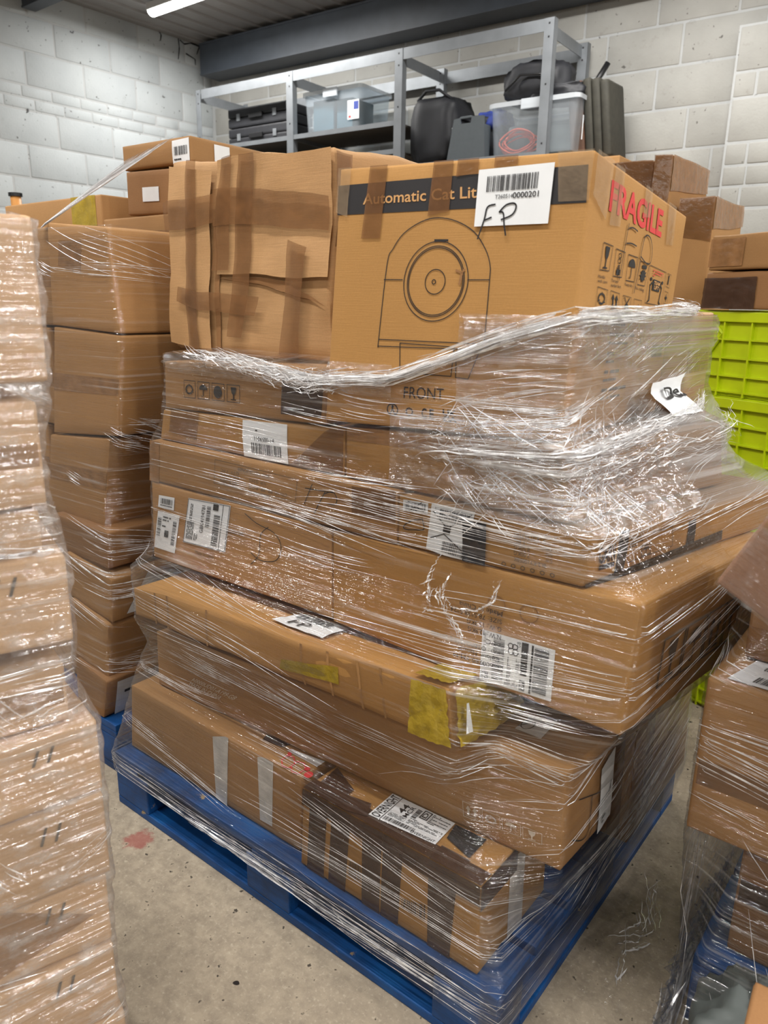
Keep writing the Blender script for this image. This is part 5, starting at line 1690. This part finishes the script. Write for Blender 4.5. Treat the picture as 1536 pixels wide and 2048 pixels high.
# second turns of film: over the pallet edge, round the right side and the band under the cat box
fm.sheet('film_band', 'film_thick', ft, int(iFR) - 6, int(iBR), zt=1.34, zb=1.0, off=0.004)
fm.sheet('film_band', 'film_thick', ft, int(fm.index(-0.85, 1.1)), int(iBR), zt=1.165, zb=1.005, off=0.004, cr=0.022)
fm.sheet('film_band', 'film_thick', ft, int(fm.index(-1.56, 1.1)), int(fm.index(-0.85, 1.1)), zt=1.245, zb=1.185, off=0.003, cr=0.018)
fm.sheet('film_band', 'film_thick', ft, int(iFR) - 5, int(iBR), zt=1.335, zb=1.27, off=0.006, cr=0.012)
fm.sheet('film_band', 'film_dark', ft, int(iFR) - 3, int(iBR), zt=0.36, zb=0.08, off=0.004)
fm.folds('film_folds', ft, 210, iFL, iFR, 0.20, 1.0, (0.15, 0.7), (0.0003, 0.0010), (-0.14, 0.05), 3, clus=8)
fm.folds('film_folds', ft, 126, iFL, iFR, 0.92, 1.2, (0.15, 0.7), (0.0003, 0.0010), (-0.04, 0.03), 4, clus=7)
fm.folds('film_folds', ft, 50, iFL, iFR, 0.085, 0.17, (0.1, 0.9), (0.0004, 0.0012), (-0.03, 0.03), 5)
fm.folds('film_folds', ft, 260, iFR, iBR, 0.98, 1.33, (0.06, 0.4), (0.0004, 0.0012), (0.05, 0.40), 6, clus=6)
fm.folds('film_folds', ft, 90, iFR, iBR, 0.08, 0.9, (0.1, 0.7), (0.0004, 0.0012), (0.05, 0.40), 7, clus=6)
fm.folds('film_folds', ft, 200, fm.index(-0.75, 1.1), iFR + 40, 0.98, 1.17, (0.02, 0.12), (0.0004, 0.0012), (-1.5, 1.5), 8, jit=0.004)
fm.folds('film_folds', ft, 35, fm.index(-0.62, 1.1), iFR + 10, 0.55, 0.70, (0.08, 0.3), (0.0004, 0.0011), (-0.25, -0.1), 9, clus=7)

def gather(parent, pts, n, spread, seed, w=(0.0006, 0.0022), wig=0.006, mat='film_fold', name='gathered_film'):
    """a bunched rope of film: many crinkled ribbons along a path"""
    rnd = random.Random(seed)
    mb = MB()
    base = Vector(parent.location)
    P = [Vector(p) for p in pts]
    def at(t):
        t *= len(P) - 1
        k = min(int(t), len(P) - 2)
        return P[k].lerp(P[k + 1], t - k)
    for _ in range(n):
        a = rnd.uniform(0, 0.85)
        b = min(1, a + rnd.uniform(0.06, 0.5))
        m_ = max(4, int((b - a) * 40))
        o0 = Vector((rnd.gauss(0, 1), rnd.gauss(0, 1), rnd.gauss(0, 1))) * spread
        o1 = Vector((rnd.gauss(0, 1), rnd.gauss(0, 1), rnd.gauss(0, 1))) * spread
        wd = rnd.uniform(*w)
        sd0 = Vector((rnd.gauss(0, 1), rnd.gauss(0, 1), rnd.gauss(0, 1))).normalized()
        prev = None
        for k in range(m_ + 1):
            q = k / m_
            p = at(a + (b - a) * q) + o0.lerp(o1, q) + Vector((rnd.uniform(-1, 1), rnd.uniform(-1, 1), rnd.uniform(-1, 1))) * wig * 0.5 - base
            wk = wd * (1 - abs(2 * q - 1) ** 3)
            e = sd0 * wk
            cur = (p - e, p + e)
            if prev:
                mb.quad(prev[0], prev[1], cur[1], cur[0])
            prev = cur
    o = mb.build(name, mat, parent)
    o['kind'] = 'stuff'
    return o
# torn scrap of a printed label caught under the film on the right side
ti = fm.index(-0.42, 1.56)
mb = MB()
for j in range(7):
    for i in range(7):
        mb.v.append(tuple(fm.point(ti - 14 + (28 - 10 * (1 - j / 6)) * i / 6, 1.155 + 0.06 * j / 6 + .008 * (i / 6) * (j / 6), 0.012 + 0.003 * math.sin(i * 2 + j)) - Vector(ft.location)))
for j in range(6):
    for i in range(6):
        k = j * 7 + i
        mb.f.append((k, k + 1, k + 8, k + 7))
tl_ = mb.build('torn_label', 'paper', ft, smooth=True)
vs, fs = text2d('De.', 0.02)
mb = MB()
mb.v = [tuple(fm.point(ti - 8 + 16 * x_, 1.182 + 0.022 * y_, 0.019) - Vector(ft.location)) for x_, y_ in vs]
mb.f = fs
mb.build('lettering', 'ink', tl_)
top = [fm.point(i, float(fm.zt[int(i) % fm.K]) - 0.004, 0.006) for i in np.linspace(fm.index(-1.56, 1.1), iBR, 60)]
gather(ft, top, 300, 0.0080, 11, (0.0006, 0.0022), 0.005)
mid = [fm.point(i, zz, 0.006) for i, zz in zip(np.linspace(fm.index(-0.80, 1.1), iFR + 110, 40), np.linspace(1.10, 1.17, 40))]
gather(ft, mid, 170, 0.009, 12, (0.0006, 0.002), 0.006)
mid2 = [fm.point(i, zz, 0.008) for i, zz in zip(np.linspace(fm.index(-0.62, 1.1), iFR + 120, 40), np.linspace(1.085, 1.13, 40))]
gather(ft, mid2, 110, 0.017, 14, (0.0005, 0.0014), 0.008)
lft = [fm.point(i, float(fm.zt[int(i) % fm.K]) - 0.012, 0.008) for i in np.linspace(fm.index(-1.55, 1.1), fm.index(-0.95, 1.1), 40)]
gather(ft, lft, 180, 0.012, 15, (0.0005, 0.0016), 0.009)
low = [fm.point(i, 0.118, 0.003) for i in np.linspace(iFL, iFR, 40)]
gather(ft, low, 40, 0.007, 13, (0.0006, 0.0016), 0.002)
# the loose torn end of film hanging below the crossed out label
for pth_, n_, sp_r in ((TORN[0], 26, 0.006), (TORN[1], 34, 0.0045), (TORN[2], 26, 0.004)):
    gather(ft, pth_, n_ * 2 // 3, sp_r, 16 + n_, (0.0005, 0.0018), 0.004, name='torn_film_end')

# ================================================================ the wrapped stack behind on the left
P1 = box('P1', 'topmost square carton with a small white sticker on the left rear stack', mat='kraft', seed=1)
P1.patch('R', [(.62, .72), (.80, .72), (.80, .92), (.62, .92)], 'paper', 'sticker', 0.002)
P1.patch('F', [(.16, .60), (.52, .54), (.58, .86), (.20, .84)], 'tape_tan', 'tape')
P2 = box('P2', 'second square carton down on the left rear stack', mat='kraft', seed=2)
P2.seam('F', 'tape_tan', .05, False, .5)
P3 = box('P3', 'third square carton down on the left rear stack', mat='kraft', seed=3)
P3.seam('F', 'tape_tan', .05, False, .55)
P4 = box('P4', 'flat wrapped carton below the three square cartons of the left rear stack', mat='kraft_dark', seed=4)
P4.patch('R', [(.70, .2), (.82, .2), (.82, .9), (.70, .9)], 'ink_red', 'red_sticker', 0.002)
P5 = box('P5', 'wrapped carton with a torn white label low on the left rear stack', mat='kraft', seed=5, crumple=0.004)
lab = P5.patch('R', [(.12, .12), (.62, .0), (.58, .55), (.32, .95)], 'paper', 'label', 0.004)
P6 = box('P6', 'bulging carton with a crumpled corner near the bottom of the left rear stack', mat='kraft', seed=6, crumple=0.005, r=0.012, n=14)
P7 = box('P7', 'lowest carton of the left rear stack with a white barcode sheet', mat='kraft_dark', seed=7)
q = [(.10, .0), (.85, .0), (.85, .85), (.10, .9)]
lab = P7.patch('R', q, 'paper', 'label', 0.002)
P7.art('R', q, Art(1, 4).barcode(.3, .12, .9, .45, 24).rect(.1, .6, .9, .68), 'ink', 'label_print', 0.003, parent=lab)
zq = [(1.275, 1.535), (.99, 1.268), (.735, .985), (.445, .73), (.162, .44)]
names_q = ['top carton', 'second carton', 'third carton', 'fourth carton', 'bottom carton']
for k, (a, b) in enumerate(zq):
    x1 = -2.045 if k == 0 else (-2.1 if k == 1 else (-2.17 if k == 2 else -2.115))
    c_ = Carton('Q%d' % k, hexa(x1 - 0.36, x1, 1.125, 1.43, a, b), '%s in the narrow column just left of the square cartons' % names_q[k], mat='kraft', seed=20 + k)
    c_.seam('F', 'tape_tan', .05, False, .5)
T1 = Carton('T1', hexa(-2.30, -1.745, 1.45, 1.95, 0.9, 1.592), 'tall carton directly behind the topmost square carton', mat='kraft', seed=31)
T1.seam('F', 'tape_tan', .05, False, .9)
T2 = Carton('T2', hexa(-2.30, -1.76, 1.45, 1.95, 0.162, 0.895), 'carton under the tall one at the back of the left rear stack', mat='kraft', seed=32)
T2.seam('F', 'tape_tan', .05, True)
T3 = Carton('T3', hexa(-2.975, -2.335, 1.47, 1.95, 0.9, 1.672), 'wide carton with yellowed tape behind the foreground stack at the far left', mat='kraft', seed=33)
T3.patch('F', [(.72, .0), (.95, .0), (.95, 1), (.72, 1)], 'tape_yellow', 'tape', 0.001)
T4 = Carton('T4', hexa(-2.975, -2.335, 1.47, 1.95, 0.162, 0.895), 'carton under the wide one at the far left', mat='kraft', seed=34)
T4.seam('F', 'tape_tan', .05, True)
# two flat cartons lying askew on top
U1 = Carton('U1', hexa(-2.235, -1.94, 1.50, 1.98, 1.600, 1.728, yaw=2, tilt=1.5), 'lower of two cartons lying askew on top of the left rear stack', mat='kraft_dark', seed=35)
U1.patch('F', [(.28, .30), (.55, .30), (.55, .62), (.28, .62)], 'paper', 'sticker', 0.002)
U2 = Carton('U2', hexa(-2.245, -1.923, 1.50, 2.05, 1.735, 1.806, yaw=2), 'flat carton with a barcode sticker on the very top of the left rear stack', mat='kraft', seed=36)
q = [(.76, -.0), (.99, .0), (.99, .92), (.76, .88)]
lab = U2.patch('F', q, 'paper', 'label', 0.002)
U2.art('F', q, Art(1.6, 6).barcode(.12, .35, .9, .72, 22).lines(.1, .1, .6, .25, 1), 'ink', 'label_print', 0.003, parent=lab)
lab = U2.patch('R', [(.16, .2), (.27, .2), (.27, .85), (.16, .85)], 'paper', 'sticker', 0.002)

th_ = empty('tool_handle', (-4.12, 2.1, 0), 'orange wooden tool handle with a dark cap standing behind the far left cartons', 'tool handle')
MB().tube([(0.03, 0, 0.0), (0, 0, 1.85)], 0.026, 12).build('shaft', 'wood_handle', th_, smooth=True)
MB().tube([(0, 0, 1.845), (0, 0, 1.862)], 0.034, 14).build('end_cap', 'black_plastic', th_)

lf = film_thing((-2.2, 1.4, 0.1), 'clear stretch film wound round the left rear stack')
lhex = [BX[k] for k in ('P1', 'P2', 'P3', 'P4', 'P5', 'P6', 'P7')] + [hexa(-2.405, -2.045, 1.125, 1.43, 1.275, 1.535), hexa(-2.46, -2.1, 1.125, 1.43, .445, 1.268), hexa(-2.4, -1.76, 1.3, 1.7, .162, 1.5)]
f2 = Film((-2.1, 1.35), lhex, 0.10, 1.56, [(-1.7, 1.1, 1.525), (-2.4, 1.1, 1.53), (-1.7, 1.7, 1.52)], [(-1.9, 1.1, 0.20), (-2.4, 1.1, 0.20), (-1.8, 1.7, 0.2)], K=360, NZ=130, win=0.10, gap=0.009, seed=5, rip=0.004)
f2.sheet('film_sheet', 'film', lf)
i0, i1 = f2.index(-2.42, 1.12), f2.index(-1.72, 1.5)
i1 = i1 + f2.K if i1 < i0 else i1
f2.folds('film_folds', lf, 220, i0, i1, 0.25, 1.5, (0.08, 0.4), (0.0004, 0.0011), (-0.35, 0.0), 8, clus=8)
f2.folds('film_folds', lf, 90, i0, i1, 0.55, 0.72, (0.05, 0.5), (0.0005, 0.0018), (-0.3, 0.0), 9, clus=7)
f2.folds('film_folds', lf, 36, f2.index(-1.85, 1.1), f2.index(-1.72, 1.2) + 4, 0.96, 1.04, (0.04, 0.11), (0.0004, 0.0013), (-0.6, -0.1), 10, clus=6)
# the web of film pulled from the top corner up to the loose flat carton
a0, a1 = Vector((-2.005, 1.095, 1.540)), Vector((-2.06, 1.11, 1.53))
b0, b1 = Vector((-2.20, 1.485, 1.765)), Vector((-1.95, 1.485, 1.805))
mb = MB(); mb.uv = []
nw = 24
for j in range(nw + 1):
    for i in range(nw + 1):
        t, s_ = i / nw, j / nw
        p = a0.lerp(a1, s_).lerp(b1.lerp(b0, s_), t) + Vector((0, 0, 0.006 * math.sin(s_ * 37) * (1 - abs(2 * t - 1))))
        mb.v.append(tuple(p - Vector(lf.location))); mb.uv.append((t * 0.6, s_ * 0.3))
for j in range(nw):
    for i in range(nw):
        k = j * (nw + 1) + i
        mb.f.append((k, k + 1, k + nw + 2, k + nw + 1))
mb.build('film_web', 'film_thick', lf, smooth=True)
rnd = random.Random(3)
mb = MB()
for k in range(160):
    s0, s1 = rnd.uniform(0, 1), rnd.uniform(0, 1)
    p = a0.lerp(a1, s0); q_ = b1.lerp(b0, s1)
    t1_ = rnd.uniform(0.5, 1.0)
    wd = rnd.uniform(0.0007, 0.0022)
    e0, e1 = p - Vector(lf.location), p.lerp(q_, t1_) - Vector(lf.location)
    sd = (e1 - e0).cross(Vector((0.3, -0.9, 0.2))).normalized()
    mb.quad(e0 - sd * wd, e0 + sd * wd, e1 + sd * wd * .3, e1 - sd * wd * .3)
mb.build('film_folds', 'film_white', lf)['kind'] = 'stuff'

# ================================================================ the wrapped stack in the left foreground
SD = Vector((0.276, 0.961, 0)); SN = Vector((0.961, -0.276, 0)); S0 = Vector((-0.905, 0.485, 0))
def shex(z0, z1, back, side, l=0.46, d=0.40, skew=0.0, lift=0.0):
    """box of the foreground stack: far right corner set back along its face, turned a little"""
    rot = Matrix.Rotation(R(skew), 3, 'Z')
    fd, sd = rot @ SD, rot @ SN
    c0_ = S0 - SD * back - SN * side
    out = []
    for zz in (z0, z1):
        near, far = c0_ - fd * l, c0_
        for p, dz in ((near - sd * d, 0), (near, lift), (far, 0), (far - sd * d, 0)):
            out.append((p.x, p.y, zz + dz))
    # order: FLB FRB BRB BLB ; the face turned to the camera is R (between FRB and BRB)
    return out
slist = [(.150, .246, -.010, 0.0, 'kraft_pale', 0), (.250, .384, -.004, .004, 'kraft_pale', 2), (.388, .512, -.004, .006, 'kraft_pale', -2), (.516, .656, -.010, .0, 'kraft_pale', 0),
         (.660, .776, -.012, .004, 'kraft_pale', 3), (.782, .872, .022, .012, 'kraft_pale', 0), (.905, 1.030, .008, .0, 'kraft_pale', -3), (1.036, 1.092, .032, .01, 'kraft_pale', 0), (1.098, 1.232, .022, .004, 'kraft_pale', 2), (1.255, 1.448, .006, .0, 'kraft_pale', 0)]  # pale board throughout paints in the strong light on this stack
ordn = ['lowest', 'second', 'third', 'fourth', 'fifth', 'sixth', 'seventh', 'eighth', 'ninth', 'topmost']
shx = []
for k, (a, b, bk, sd_, mt, sk) in enumerate(slist):
    hxx = shex(a, b, bk, sd_, skew=sk)
    shx.append(hxx)
    c_ = Carton('S%d' % k, hxx, '%s carton counted from the floor in the blurred wrapped stack at the left edge' % ordn[k], mat=mt, seed=40 + k)
    if k in (3, 4, 1, 2, 6):
        ar = Art(1)
        for q in range(2):
            ar.stroke([(.2 + .35 * q, .1), (.35 + .35 * q, .9)], .07)
        c_.art('R', [(.78, .62), (.90, .62), (.90, .86), (.78, .86)], ar, 'ink_grey', 'print_marks')
    if k == 3:
        c_.patch('R', [(.30, .05), (.52, .05), (.52, .9), (.30, .9)], 'paper', 'label', 0.003)
    if k in (0, 2):
        c_.patch('R', [(.55, .0), (.95, .5), (.70, 1), (.40, .3)], 'tape_tan', 'tape', 0.001)
    c_.seam('R', 'tape_tan', .03, False, .5) if k in (5, 8) else None
sp_ = empty('wooden_pallet', S0 - SD * 1.06 - SN * 0.88, 'blue wooden pallet below the frame under the blurred left foreground stack', 'pallet', rz=math.atan2(SD.y, SD.x) - math.pi / 2)
for xx in (0, 0.37, 0.74):
    MB().bx(xx, xx + 0.10, 0, 1.0, 0.0, 0.10).build('bearer', 'blue_wood', sp_, bevel=0.004)
for k in range(6):
    MB().bx(0, 0.84, k * 0.175, k * 0.175 + 0.12, 0.10, 0.145).build('deck_board', 'blue_wood', sp_, bevel=0.003)
sf = film_thing(tuple(S0 - SD * 0.2 - SN * 0.2 + Vector((0, 0, 0.1))), 'heavily creased stretch film round the blurred left foreground stack')
cS = S0 - SD * 0.24 - SN * 0.2
f3 = Film((cS.x, cS.y), shx, 0.10, 1.47, [(-1, 0, 1.452), (0, 0, 1.452), (-1, 1, 1.452)], [(-1, 0, 0.12), (0, 0, 0.12), (-1, 1, 0.12)], K=300, NZ=150, win=0.10, seed=8, rip=0.007)
f3.sheet('film_sheet', 'film_heavy', sf)
cn = S0 - SD * 0.46
i0, i1 = f3.index(cn.x, cn.y) - 8, f3.index(S0.x, S0.y) + 6
i1 = i1 + f3.K if i1 < i0 else i1
f3.folds('film_folds', sf, 120, i0, i1, 0.2, 1.44, (0.02, 0.10), (0.0004, 0.0013), (-1.6, 1.2), 18, jit=0.002, clus=4)
f3.folds('film_folds', sf, 90, i0, i1, 0.2, 1.44, (0.05, 0.25), (0.0004, 0.0013), (-0.4, 0.1), 19, clus=5)

# ================================================================ the wrapped stack at the right edge
R1h = hexa(-0.275, 0.35, 1.25, 1.85, 0.452, 0.752)
R1 = Carton('R1', R1h, 'big wrapped carton with a white label on top at the right edge', mat='kraft', seed=51)
q = [(.045, .02), (.32, .02), (.36, .20), (.085, .20)]
lab = R1.patch('T', q, 'paper', 'shipping_label', 0.003)
R1.art('T', q, Art(4, 3).barcode(.15, .62, .6, .85, 30).barcode(.2, .1, .55, .34, 26).rect(.25, .42, .33, .56).lines(.65, .2, .95, .8, 5), 'ink', 'label_print', 0.004, parent=lab)
R1.seam('F', 'tape_brown', .05, False, .40)
R2h = hexa(-0.245, 0.30, 1.36, 1.80, 0.757, 0.93)
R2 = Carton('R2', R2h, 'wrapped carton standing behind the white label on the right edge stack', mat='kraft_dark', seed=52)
R2.seam('F', 'tape_tan', .05, False, .5)
R3h = hexa(-0.21, 0.245, 1.10, 1.34, 0.85, 1.12, tilt=26, yaw=-6)
R3 = Carton('R3', R3h, 'tilted reddish carton tight in film at the right edge beside the lime crates', mat='kraft_red', seed=53)
R3.seam('F', 'tape_tan', .05, False, .5)
R4 = Carton('R4', hexa(-0.19, 0.30, 1.34, 1.82, 0.162, 0.446), 'dark carton added to fill the shaded gap under the big right edge carton', mat='kraft_dark', seed=54)  # dark box stands in for the black shadow under the overhang
R4.seam('F', 'tape_dark', .05, False, .5)
gb = empty('grey_sack', (-0.12, 1.16, 0), 'grey plastic sack inside the film at the lower right corner', 'sack')
blob('sack_body', 'grey_bag', gb, (0.05, 0, 0.12), (0.26, 0.22, 0.25), 0.16, 4, 0.6, fold=0.08)
blob('sack_neck', 'grey_bag', gb, (0.04, 0.02, 0.24), (0.08, 0.08, 0.06), 0.2, 5, 0.7, fold=0.1)
R5 = Carton('R5', hexa(-0.095, 0.2, 0.86, 1.02, 0.0, 0.43, yaw=4), 'small upright carton at the bottom right corner in front of the film', mat='kraft_dark', seed=55)
R5.seam('F', 'tape_brown', .05, True, .5)
rf = film_thing((0.0, 1.5, 0.05), 'clear stretch film hanging from the big carton at the right edge')
f4 = Film((0.05, 1.50), [R1h, R2h, hexa(-0.24, 0.3, 1.13, 1.8, .0, .06)], 0.0, 1.0, [(-.26, 1.25, .94), (.35, 1.25, .94), (.35, 1.8, .94), (-.26, 1.8, .94)], [(-.26, 1.25, .012), (.35, 1.25, .012), (.3, 1.8, .012)], K=300, NZ=120, win=0.50, seed=9, rip=0.004)
f4.sheet('film_sheet', 'film', rf)
i0, i1 = f4.index(-0.26, 1.7), f4.index(0.1, 1.2)
i1 = i1 + f4.K if i1 < i0 else i1
f4.folds('film_folds', rf, 130, i0, i1, 0.45, 0.8, (0.05, 0.4), (0.0004, 0.0012), (-0.35, 0.0), 21, clus=6)
f4.folds('film_folds', rf, 70, i0, i1, 0.02, 0.5, (0.05, 0.3), (0.0004, 0.0014), (-2.5, -0.8), 22, clus=4)
f4.sheet('film_band', 'film_thick', rf, int(i0), int(i1), zt=0.13, zb=0.01, off=0.004, cr=0.04)
pth = [f4.point(i, 0.035 + 0.03 * math.sin(k), 0.012) for k, i in enumerate(np.linspace(i0, i1, 20))]
gather(rf, pth, 90, 0.014, 23, (0.001, 0.004), 0.006)
r3f = film_thing((0.0, 1.22, 0.9), 'tight film over the tilted reddish carton at the right edge')
mb = MB(); mb.uv = []
for j in range(21):       # sheet lies on the face of the carton itself
    for i in range(21):
        p = R3.pt('F', i / 20, j / 20, 0.004 + 0.0015 * math.sin(j * 2.1 + i * .3))
        mb.v.append(tuple(p - Vector(r3f.location))); mb.uv.append((i / 40, j / 70))
for j in range(20):
    for i in range(20):
        k = j * 21 + i
        mb.f.append((k, k + 1, k + 22, k + 21))
mb.build('film_sheet', 'film_thick', r3f, smooth=True)

# loose film trodden on the floor between the pallets
sc = empty('film_scrap', (-0.38, 1.42, 0.004), 'crumpled scrap of clear film lying on the concrete between the pallets', 'film')
mb = MB(); mb.uv = []
for j in range(41):
    for i in range(41):
        u, v = i / 40 - .5, j / 40 - .5
        r_ = 1 + 0.3 * noise.noise(Vector((u * 3, v * 3, 1)))
        p = Vector((u * 0.20 * r_ + v * .05, v * 0.46 * r_, 0))
        hgt = abs(noise.noise(Vector((u * 9, v * 7, 5)))) * 0.030 + abs(noise.noise(Vector((u * 25, v * 25, 2)))) * 0.008
        mb.v.append((p.x, p.y, 0.0015 + hgt * max(0, 1 - (abs(u * 2) ** 3 + abs(v * 2) ** 3)))); mb.uv.append((u * .4, v * .4))
for j in range(40):
    for i in range(40):
        k = j * 41 + i
        mb.f.append((k, k + 1, k + 42, k + 41))
mb.build('film_sheet', 'film_scrap', sc, smooth=True)
rnd = random.Random(8)
gather(sc, [(-0.36, 1.25, .012), (-0.40, 1.36, .02), (-0.35, 1.45, .015), (-0.42, 1.60, .02)], 30, 0.016, 31, (0.0006, 0.002), 0.006)

# ================================================================ lime crates and the cartons on them
def crate(root_loc, label, rz):
    t = empty('plastic_crate', root_loc, label, 'crate', 'stack of lime green crates', rz=rz)
    lx, ly, h = 0.60, 0.40, 0.268
    mm = MB()
    wt = 0.006
    mm.bx(0, lx, 0, wt, 0.0, h); mm.bx(0, lx, ly - wt, ly, 0.0, h); mm.bx(0, wt, wt, ly - wt, 0, h); mm.bx(lx - wt, lx, wt, ly - wt, 0, h); mm.bx(wt, lx - wt, wt, ly - wt, 0, wt)
    mm.build('crate_body', 'lime_plastic', t)
    rim = MB()
    for z0, z1, o in ((h - 0.035, h - 0.004, 0.016),):
        rim.bx(-o, lx + o, -o, 0, z0, z1); rim.bx(-o, lx + o, ly, ly + o, z0, z1); rim.bx(-o, 0, 0, ly, z0, z1); rim.bx(lx, lx + o, 0, ly, z0, z1)
    rim.build('rim', 'lime_plastic', t, bevel=0.002)
    for xx in (0.02, 0.11, 0.205, 0.30, 0.395, 0.49, 0.575):
        MB().bx(xx, xx + 0.005, -0.014, 0.0, 0.0, h - 0.036).build('rib', 'lime_plastic', t)
    for zz in (0.012, 0.062, 0.118, 0.176):
        MB().bx(0, lx, -0.012, 0.0, zz, zz + 0.005).build('rib', 'lime_plastic', t)
    for (p, q_) in (((0.07, -0.007, 0.228), (0.105, -0.007, 0.195)), ((0.105, -0.007, 0.195), (0.06, -0.007, 0.125))):
        MB().tube([p, q_], 0.005, 4).build('brace', 'lime_plastic', t)
    for zz in (0.09,):
        MB().bx(-0.012, 0.0, 0, ly, zz, zz + 0.005).build('rib', 'lime_plastic', t)
    return t
CR = R(-20)
c0_ = Vector((-0.78, 2.64, 0))
nm_ = ['lowest', 'second', 'middle', 'fourth', 'top']
for k in range(5):
    t = crate((c0_.x + 0.008 * (k % 2), c0_.y + 0.006 * k, k * 0.2695), '%s lime green ribbed crate of the stack beside the right wall' % nm_[k], CR)
    if k == 4:
        MB().bx(0.03, 0.062, -0.0165, -0.0145, 0.035, 0.075).build('sticker', 'orange_sticker', t)
ct = 5 * 0.2695 + 0.003
RC = Matrix.Rotation(CR, 3, 'Z')
def crhex(x0, x1, y0, y1, z0, z1):
    out = []
    for zz in (z0, z1):
        for x_, y_ in ((x0, y0), (x1, y0), (x1, y1), (x0, y1)):
            p = RC @ Vector((x_, y_, 0)) + c0_
            out.append((p.x, p.y, zz))
    return out
V1 = Carton('V1', crhex(0.02, 0.56, 0.0, 0.38, ct, ct + 0.112), 'carton end sealed in shiny dark tape on top of the lime crates', mat='kraft_dark', seed=61, crumple=0.006)
V1.patch('F', [(.0, .0), (.34, .0), (.34, .85), (.0, .85)], 'tape_dark', 'dark_tape', 0.002, 12, ruffle=0.006)
V2 = Carton('V2', crhex(0.03, 0.58, -0.01, 0.36, ct + 0.118, ct + 0.222), 'upper of two flat cartons on the lime crates', mat='kraft', seed=62, crumple=0.006)
V2.patch('F', [(.0, .1), (.22, .1), (.22, .9), (.0, .9)], 'tape_tan', 'tape', 0.002, 10, ruffle=0.004)
# tall narrow cartons behind
for key, (x0, x1, y0, y1, z1), lab, mt in (
        ('W1', (-1.085, -1.02, 2.95, 3.40, 1.885), 'tall narrow carton with shiny taped top rising behind the FRAGILE carton', 'kraft'),
        ('W2', (-0.985, -0.862, 2.98, 3.36, 1.735), 'tall carton with a torn top edge right of the FRAGILE carton', 'kraft'),
        ('W3', (-1.35, -1.105, 3.0, 3.4, 1.875), 'carton top just showing between the folded chair and the tall cartons', 'kraft_dark')):
    c_ = Carton(key, hexa(x0, x1, y0, y1, 0.62, z1), lab, mat=mt, seed=70, crumple=0.008, n=12)
    c_.patch('F', [(.0, .88), (1, .86), (1, 1), (.0, 1)], 'tape_brown', 'tape', 0.002, 8, ruffle=0.002)
    c_.patch('R', [(.0, .90), (1, .93), (1, 1), (.0, 1)], 'tape_tan', 'tape', 0.002, 8, ruffle=0.003)
W4 = Carton('W4', hexa(-1.40, -0.82, 2.93, 3.42, 0.0, 0.615), 'carton on the floor under the tall narrow cartons', mat='kraft_dark', seed=75)
W4.seam('F', 'tape_tan')
